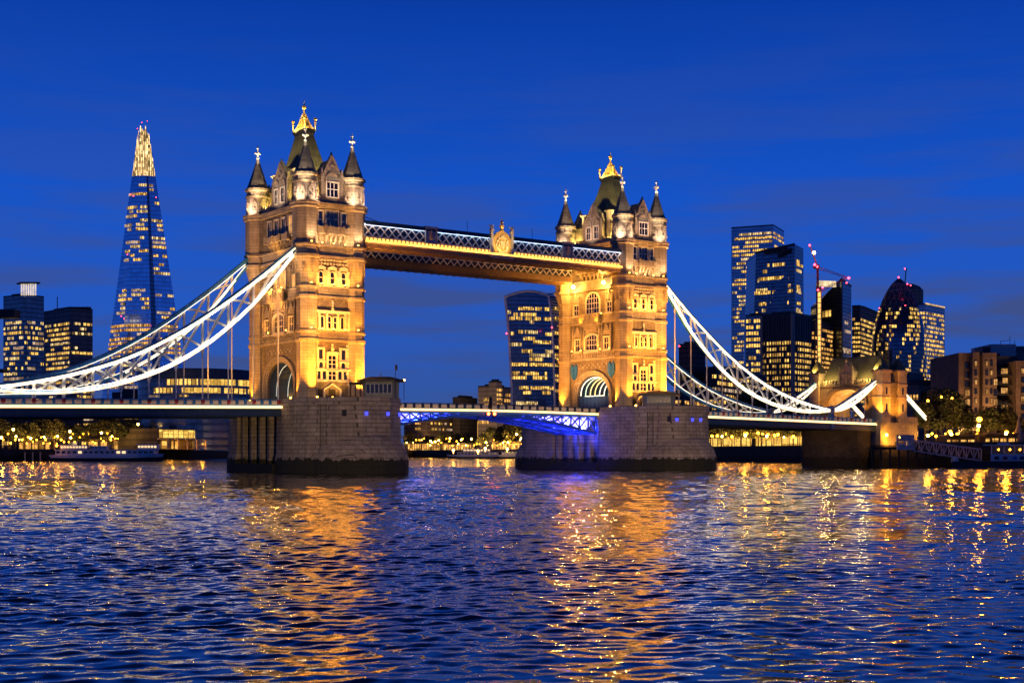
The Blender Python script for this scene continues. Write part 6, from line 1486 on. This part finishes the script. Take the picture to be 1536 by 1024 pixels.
for i in range(44):
    u = 612 + i * 4.3 + lr.uniform(-2, 2); D, z = bank_pt(u); v = lr.choice((658, 660, 662, 664, 666, 668))
    street_lamp(u, v, D + 5 + lr.uniform(0, 10), z, lr.uniform(.25, .5), M['lamp'] if lr.random() < .75 else M['lampw'], 'warm globe lamp on the far quay seen under the bascules', 'lamps on the far quay')
for u, v in ((646, 662), (653, 663), (658, 661), (675, 658), (692, 660), (707, 659), (761, 656), (775, 652), (782, 658)): D, z = bank_pt(u); street_lamp(u, v, D + 8, z, .7, M['lampw'], 'larger bright globe lamp on the far quay', 'bright lamps on the far quay')
for u in (1068, 1076, 1090, 1098, 1116, 1120, 1137, 1144, 1152, 1162, 1167, 1190, 1209, 1216): D, z = bank_pt(u); street_lamp(u, lr.uniform(650, 656), D + 8 + lr.uniform(0, 4), z, .55, M['lamp'], 'globe lamp on the quay below the right approach span', 'lamps on the right quay')
for u, v, r_ in ((1348, 640, .45), (1351, 628 + 22, .4), (1392, 602, .35), (1412, 596, .28), (1428, 598, .28), (1398, 651, .3), (1404, 655, .35), (1409, 657, .3), (1418, 651, .25), (1425, 649, .55), (1436, 652, .4), (1442, 655, .3), (1452, 656, .3), (1467, 646, .42), (1469, 631, .75), (1466, 653, .45), (1490, 655, .3), (1500, 652, .35), (1510, 650, .55), (1520, 652, .4), (1479, 654, .35), (1531, 651, .4)):
    street_lamp(u, v, 412 + lr.uniform(0, 4), 6.4, r_, M['lamp'], 'orange globe lamp on the promenade before the hotel' if u > 1415 else 'orange lamp beside the gatehouse trees', 'lamps before the hotel' if u > 1415 else 'lamps by the gatehouse')
M['lampb'] = emit('bright_sodium_lamp', (1, .40, .03), 260)
for u, v, r_ in ((2, 657, .5), (24, 655, .42), (46, 658, .45), (66, 656, .4), (86, 655, .45), (106, 657, .45), (152, 650, .5), (168, 655, .4), (200, 650, .5), (222, 654, .45)): D, z = bank_pt(u); street_lamp(u, v, D + 3.5, z, r_, M['lampb'], 'brightest orange lamp by the left bank wall', 'brightest lamps on the left bank')
for u, v, r_ in ((620, 664, .4), (648, 664, .45), (729, 664, .55), (762, 664, .6), (790, 664, .4)): D, z = bank_pt(u); street_lamp(u, v, D + 3.5, z, r_, M['lampb'], 'brightest orange lamp on the far quay edge', 'brightest lamps on the far quay')
for u, v, r_ in ((1083, 655, .42), (1118, 654, .5), (1150, 655, .5), (1176, 656, .3), (1217, 655, .6)): D, z = bank_pt(u); street_lamp(u, v, D + 3.0, z, r_, M['lampb'], 'brightest orange lamp under the right approach span', 'brightest lamps on the right quay')
for u, v, r_ in ((1392, 655, .34), (1427, 652, .36), (1468, 640, .44), (1509, 651, .34), (1540, 652, .3)): D, z = bank_pt(u); street_lamp(u, v, D + 2.5, z, r_, M['lampb'], 'brightest orange lamp at the water side of the hotel promenade', 'brightest lamps before the hotel')
for u, v, r_ in ((1268, 652, .22), (1288, 654, .22), (1330, 652, .3), (1350, 655, .2)):
    q = at(u, 374.5 if u > 1312 else 386, zv(v, 375)); mb = MB(); mb.ball(q, r_, 8, 0); mb.tube([q + Vector((0, 0, r_)), q + Vector((0, 0, r_ + .6))], .05, 4, 1)
    tag(mb.build('wall_lamp', [M['lampb'], M['dark']], None, q), 'bright lamp on the river wall below the gatehouse', 'lamp', 'lamps below the gatehouse')
# lit kiosks and arcades along the quays
def kiosk(u0, u1, vt, label, group, off=18, n=6, m='h', h0=.8):
    D0, z0 = bank_pt(u0); D1, z1 = bank_pt(u1); A, B = at(u0, D0 + off), at(u1, D1 + off); T = empty('quay_pavilion', ((A + B) / 2).xy.to_3d() + Vector((0, 0, z0)), label, 'pavilion', group); O = T.location
    bk = Vector((DV[0], DV[1], 0)) * 8; zt = zv(vt, (D0 + D1) / 2 + off)
    mb = MB(); mb.prism([tuple(A.xy), tuple(B.xy), tuple((B + bk).xy), tuple((A + bk).xy)], z0 - 1, zt); mb.build('wall', M['wood'], T, O)
    f = Vector((DV[0], DV[1], 0)) * -1.5; mb = MB(); mb.prism([tuple((A + f).xy), tuple((B + f).xy), tuple((B + bk).xy), tuple((A + bk).xy)], zt, zt + .5); mb.build('roof', M['dark'], T, O)
    for i in range(n): mb = MB(); mb.add(slab(A, B, (i + .1) / n, (i + .9) / n, z0 + .2, zt - h0, .3), [(0, 1, 2, 3), (7, 6, 5, 4), (0, 4, 5, 1), (1, 5, 6, 2), (2, 6, 7, 3), (3, 7, 4, 0)]); mb.build('window', LIT[m], T, O)
    c = (A + B) / 2 + f * 2; point((c.x, c.y, z0 + 4), 300, WARM, .4)
kiosk(1064, 1128, 652, 'lit glazed arcade on the quay under the right span, nearer the pier', 'lit arcades on the right quay', 26, 9, 'g')
kiosk(1134, 1218, 652, 'lit glazed arcade on the quay under the right span, nearer the gatehouse', 'lit arcades on the right quay', 26, 10, 'g')
kiosk(612, 660, 664, 'row of lit quay stalls left under the bascules', 'lit stalls on the far quay', 16, 7); kiosk(664, 712, 665, 'row of lit quay stalls in the middle under the bascules', 'lit stalls on the far quay', 16, 7); kiosk(738, 798, 663, 'row of lit quay stalls right under the bascules', 'lit stalls on the far quay', 16, 7)
kiosk(28, 74, 661, 'lit promenade kiosk left of the passenger boat', 'lit kiosks on the left bank', 16, 6); kiosk(122, 160, 660, 'lit promenade kiosk behind the boat stern', 'lit kiosks on the left bank', 16, 6); kiosk(170, 232, 659, 'long lit promenade kiosk behind the boat bow', 'lit kiosks on the left bank', 16, 9)
kiosk(1420, 1462, 654, 'lit terrace bar left on the hotel promenade', 'lit terraces before the hotel', 24, 6, 'h', 1.0); kiosk(1478, 1526, 652, 'lit terrace bar right on the hotel promenade', 'lit terraces before the hotel', 24, 7, 'h', 1.0)
def uplight(u, D, z, e, c=(1, .50, .10)):
    q = at(u, D, z + .6); spot(q, q + Vector((DV[0] * 9, DV[1] * 9, 11)), e, c, 130, .8, .3)
for u in (6, 30, 52, 75, 98, 120, 145, 170, 192, 215, 232): D, z = bank_pt(u); uplight(u, D + 4, z, 12000)
for u in (618, 640, 665, 690, 715, 735, 755, 768, 782, 796): D, z = bank_pt(u); uplight(u, D + 8, z, 42000)
for u in (1070, 1090, 1108, 1128, 1148, 1170, 1192, 1214): D, z = bank_pt(u); uplight(u, D + 6, z, 16000)
for u in (1390, 1412, 1432, 1480, 1505): uplight(u, 412, 6.4, 5000)

# ------------------------------------------------------------------ boats
BW = plain('white_boat_paint', (.62, .66, .72), .4, 0, .1, 1); BD = plain('dark_boat_hull', (.012, .014, .02), .4)
def boat(u0, u1, D, label, decks, bow, lit, group=None, hz=(1.6, 3.2)):
    mpx = D / FP; L_ = (u1 - u0) * mpx; c = at((u0 + u1) / 2, D, WATER); T = empty('passenger_boat', c, label, 'boat', group, -TH); bw = L_ * .07 + 1.2
    def hull(z0, z1, inset, nm, mat, sheer):
        mb = MB(); n = 12; pts0 = []; pts1 = []
        def wd(t): return bw * min(1, (1 - t) * 5.0) ** .55 * (min(1, .72 + t * 2))
        ts = [i / n for i in range(n + 1)]; X = lambda t: (t - .5) * L_ * (1 if bow > 0 else -1)
        for s in (1, -1):
            for t in (ts if s > 0 else ts[::-1]): pts0.append((X(t) * .97, s * wd(t) * (1 - inset), z0)); pts1.append((X(t), s * wd(t), z1 + sheer * max(0, t - .6) ** 2 * 6 + sheer * .3 * max(0, .12 - t) * 5))
        m = len(pts0); mb.add(pts0 + pts1, [(i, (i + 1) % m, m + (i + 1) % m, m + i) for i in range(m)] + [list(range(m))[::-1], list(range(m, 2 * m))]); return mb.build(nm, mat, T)
    hull(-.6, hz[0], .08, 'hull', BD, .6); hull(hz[0], hz[1], .0, 'bulwark', BW, .9)
    z = hz[1]
    for di, (a, b, h, nw, litm) in enumerate(decks):
        x0, x1 = (a - .5) * L_, (b - .5) * L_; y = bw * (.82 - .12 * di); mb = MB(); mb.box(x0, x1, -y, y, z - .1, z + h); mb.box(x0 - .5, x1 + .5, -y - .3, y + .3, z + h, z + h + .22)
        for i in range(int((x1 - x0) / 2.5)): mb.tube([(x0 + i * 2.5, -y - .2, z + h + .2), (x0 + i * 2.5, -y - .2, z + h + 1.1)], .04, 4)
        mb.box(x0, x1, -y - .24, -y - .18, z + h + 1.05, z + h + 1.12)
        dk = mb.build('deckhouse', BW, T)
        for i in range(nw):
            w_ = (x1 - x0) / nw; mb = MB(); mb.box(x0 + (i + .18) * w_, x0 + (i + .82) * w_, -y - .05, -y + .1, z + h * .38, z + h * .82); mb.build('window', M['pane'] if not (litm == 1 or (litm == 2 and i in (4, 11, 12))) else emit('boat_window', (1, .62, .28), 1.6), dk)
        if b - a > .6 or di == 0: z += 0
        if di in lit: z += h + .22
    mb = MB(); mb.tube([(L_ * .1, 0, z), (L_ * .1, 0, z + 4.5)], .09, 5); mb.tube([(-L_ * .38, 0, hz[1]), (-L_ * .38, 0, hz[1] + 4)], .07, 5); mb.build('mast', M['dark'], T)
    return T
boat(77, 246, 640, 'white passenger boat with dark hull moored at the left bank', [(.06, .93, 2.4, 18, 2), (.10, .34, 1.9, 9, 1), (.78, .95, 2.2, 6, 1), (.36, .5, 1.5, 4, 0)], 1, (0,), 'moored passenger boats', (1.5, 2.7))
boat(670, 752, 960, 'long white river boat seen under the bascules', [(.2, .95, 2.3, 12, 0), (.3, .8, 1.9, 8, 1)], -1, (0,), 'moored passenger boats', (1.1, 2.0)); boat(748, 790, 940, 'shorter white boat beside the far pier', [(.1, .7, 2.2, 5, 0)], 1, (0,), 'moored passenger boats', (1.2, 2.4))
for u, v, where in ((717, 676, 'on the long white river boat'), (761, 673, 'at the stern of the shorter white boat'), (728, 672, 'on the canopy of the long white river boat'), (680, 675, 'on the bow of the long white river boat')):
    mb = MB(); q = at(u, 930, zv(v, 930)); mb.ball(q, .75, 8); mb.tube([q, q + Vector((0, 0, -2.2))], .08, 4); tag(mb.build('deck_lamp', M['lampw']), 'bright white lamp ' + where, 'lamp')
for u, v in ((85, 668),): mb = MB(); q = at(u, 632, zv(v, 632)); mb.ball(q, .5, 8); tag(mb.build('deck_lamp', M['lamp']), 'orange lamp at the stern of the left passenger boat', 'lamp')
# jetty, gangway and pontoon on the right
D = 366
def jetty():
    T = empty('jetty', at(1392, D, 0), 'dark timber jetty on rows of piles at the right', 'jetty'); O = T.location
    mb = MB(); mb.bar(at(1304, D, 4.6), at(1372, D, 4.6), 4, .7); mb.bar(at(1372, D + 3, 3.6), at(1486, D + 3, 2.6), 3, .5); mb.build('deck', M['wood'], T, O)
    for i in range(13):
        mb = MB(); u = 1308 + i * 13.5
        for d in (-1.5, 1.5): mb.tube([at(u, D + d, -4), at(u, D + d, 4.4 - .14 * max(0, i - 5))], .28, 6)
        mb.build('pile', M['wood'], T, O)
    G = empty('gangway', at(1422, D - 2, 4), 'white latticed gangway sloping down to the pontoon', 'gangway'); O = G.location
    a0, a1 = at(1371, D - 3, zv(676, D)), at(1472, D - 3, zv(690.5, D)); b0, b1 = at(1371, D - 3, zv(660, D)), at(1472, D - 3, zv(673.5, D)); bk = Vector((DV[0], DV[1], 0)) * 2.2
    wp = plain('pinkish_white_steel', (.6, .52, .52), .5)
    for nm, p, q in (('lower_rail', a0, a1), ('upper_rail', b0, b1)):
        for o in (Vector((0, 0, 0)), bk): mb = MB(); mb.bar(p + o, q + o, .3, .32); mb.build(nm, wp, G, O)
    n = 9
    for side, o in enumerate((bk, Vector((0, 0, 0)))):
      mb = MB()
      for i in range(n + 1):
        f = i / n
        mb.bar(a0.lerp(a1, f) + o, b0.lerp(b1, f) + o, .16, .16)
        if i < n and side: mb.bar(a0.lerp(a1, f), b0.lerp(b1, f + .5 / n), .16, .2); mb.bar(b0.lerp(b1, f + .5 / n), a0.lerp(a1, f + 1 / n), .16, .2)
      mb.build('lattice', wp, G, O)
    mb = MB(); mb.add([a0, a1, a1 + bk, a0 + bk] + [p + Vector((0, 0, .15)) for p in (a0, a1, a1 + bk, a0 + bk)], [(0, 1, 2, 3), (4, 5, 6, 7), (0, 1, 5, 4), (2, 3, 7, 6), (1, 2, 6, 5), (3, 0, 4, 7)]); mb.build('walkway_floor', M['wood'], G, O)
    H = empty('gate_frame', at(1358, D - 2, 4.9), 'white boxy gate structure at the head of the gangway', 'gate'); O = H.location
    mb = MB()
    for u in (1346, 1357, 1370): mb.bar(at(u, D - 3, 4.6), at(u, D - 3, zv(652, D)), .35, .35)
    for v, h in ((653.5, .5), (660, .4), (671, 1.2)): mb.bar(at(1345, D - 3, zv(v, D)), at(1371, D - 3, zv(v, D)), .4, h)
    mb.bar(at(1350, D - 3, zv(657, D)), at(1366, D - 3, zv(657, D)), .25, 1.1); mb.build('frame', wp, H, O)
    mb = MB(); mb.bar(at(1347, D - 2, zv(669, D)), at(1358, D - 2, zv(669, D)), .3, 1.6); mb.bar(at(1360, D - 1.5, zv(660, D)), at(1369, D - 1.5, zv(660, D)), 1.5, 2.6); mb.build('panel', BW, H, O)
    P_ = empty('pontoon', at(1510, D - 2, WATER), 'white-sided floating pontoon with dark glazed shelter at the right edge', 'pontoon'); O = P_.location
    def sl(u0, u1, v0, v1, d0, d1, nm, m):
        mb = MB(); A, B = at(u0, D + d0), at(u1, D + d0); C_, D_ = at(u1, D + d1), at(u0, D + d1); mb.prism([tuple(p.xy) for p in (A, B, C_, D_)], zv(v1, D), zv(v0, D)); mb.build(nm, m, P_, O)
    sl(1428, 1620, 691.5, 701, -6, 6, 'float', M['dark']); sl(1486, 1620, 680.5, 691, -5, 5, 'bulwark', BW); sl(1474, 1620, 666.5, 668, -6, 6, 'canopy', BW); sl(1487, 1620, 668, 680.5, -3, 4, 'shelter', M['pane']); sl(1496, 1515, 664, 666.4, -2, 2, 'roof_box', BW)
    for i, u in enumerate((1492, 1505, 1519, 1530)):
        mb = MB(); A, B = at(u, D - 5.2), at(u + 6, D - 5.2); mb.add(slab(A, B, 0, 1, zv(689, D), zv(684, D), .1), [(0, 1, 2, 3), (7, 6, 5, 4), (0, 4, 5, 1), (1, 5, 6, 2), (2, 6, 7, 3), (3, 7, 4, 0)]); mb.build('panel', (M['dark'], M['red'], M['blue'], M['navy'])[i], P_, O)
    for u in (1487, 1506, 1522, 1536): mb = MB(); mb.bar(at(u, D - 5, zv(680, D)), at(u, D - 5, zv(668, D)), .2, .2); mb.build('post', BW, P_, O)
    q = at(1512, D, zv(672, D)); point(q, 160, (1, .75, .5), .2)
    for u in (1498, 1515, 1530): mb = MB(); A = at(u, D - 3.3, zv(674, D)); mb.ball(A, .22, 6); tag(mb.build('shelter_lamp', M['lamp'], P_, O))
    mb = MB(); q = at(1432, D - 5, zv(690, D)); mb.lathe((q.x, q.y), [(.6, q.z - .9), (1.0, q.z - .2), (.8, q.z + .7), (.2, q.z + 1.0)], 8); tag(mb.build('mooring_buoy', BW), 'small pale buoy under the gangway end', 'buoy')
jetty()
# left jetty beside the boat
T = empty('mooring_stage', at(40, 640, 0), 'dark mooring stage with pale posts left of the passenger boat', 'jetty'); O = T.location
mb = MB(); mb.bar(at(-30, 640, 3.0), at(76, 640, 3.0), 5, .8); mb.build('deck', M['wood'], T, O)
for i in range(9): mb = MB(); u = -20 + i * 11.5; mb.tube([at(u, 637, -4), at(u, 637, 3.6)], .3, 6); mb.build('pile', M['wood'] if i not in (5, 6, 7) else M['cream'], T, O)
# a tall dark obelisk-like sculpture by the hotel and a white van on the bridge
mb = MB(); q = at(1528, 412, 6.4); mb.lathe((q.x, q.y), [(1.2, 6.4), (1.25, 7.4), (1.3, 9.2), (.55, 11.2), (.1, 14.6)], 6); tag(mb.build('obelisk', plain('grey_stone', (.2, .19, .19), .8)), 'grey pointed obelisk on the promenade at the far right', 'obelisk')
def van(x, y, label):
    z = ptop(x - LB) - 1.45; T = empty('van', (x, y, z), label, 'van'); O = T.location
    mb = MB(); F = lambda a, n, zz: (x + a, y + n, z + zz)
    mb.fprism(F, [(-2.6, .45), (2.6, .45), (2.7, 1.2), (1.7, 2.3), (-2.6, 2.35)], -.95, .95); mb.build('body', BW, T, O)
    mb = MB(); mb.fprism(F, [(.2, 1.35), (2.3, 1.35), (1.65, 2.1), (.2, 2.1)], -.98, .98); mb.build('window', M['pane'], T, O)
    for a in (-1.7, 1.7):
        for n in (-.9, .9): mb = MB(); mb.tube([F(a, n - .12, .42), F(a, n + .12, .42)], .42, 10); mb.build('wheel', M['dark'], T, O)
van(119, -4, 'white van crossing the right approach span behind the parapet')
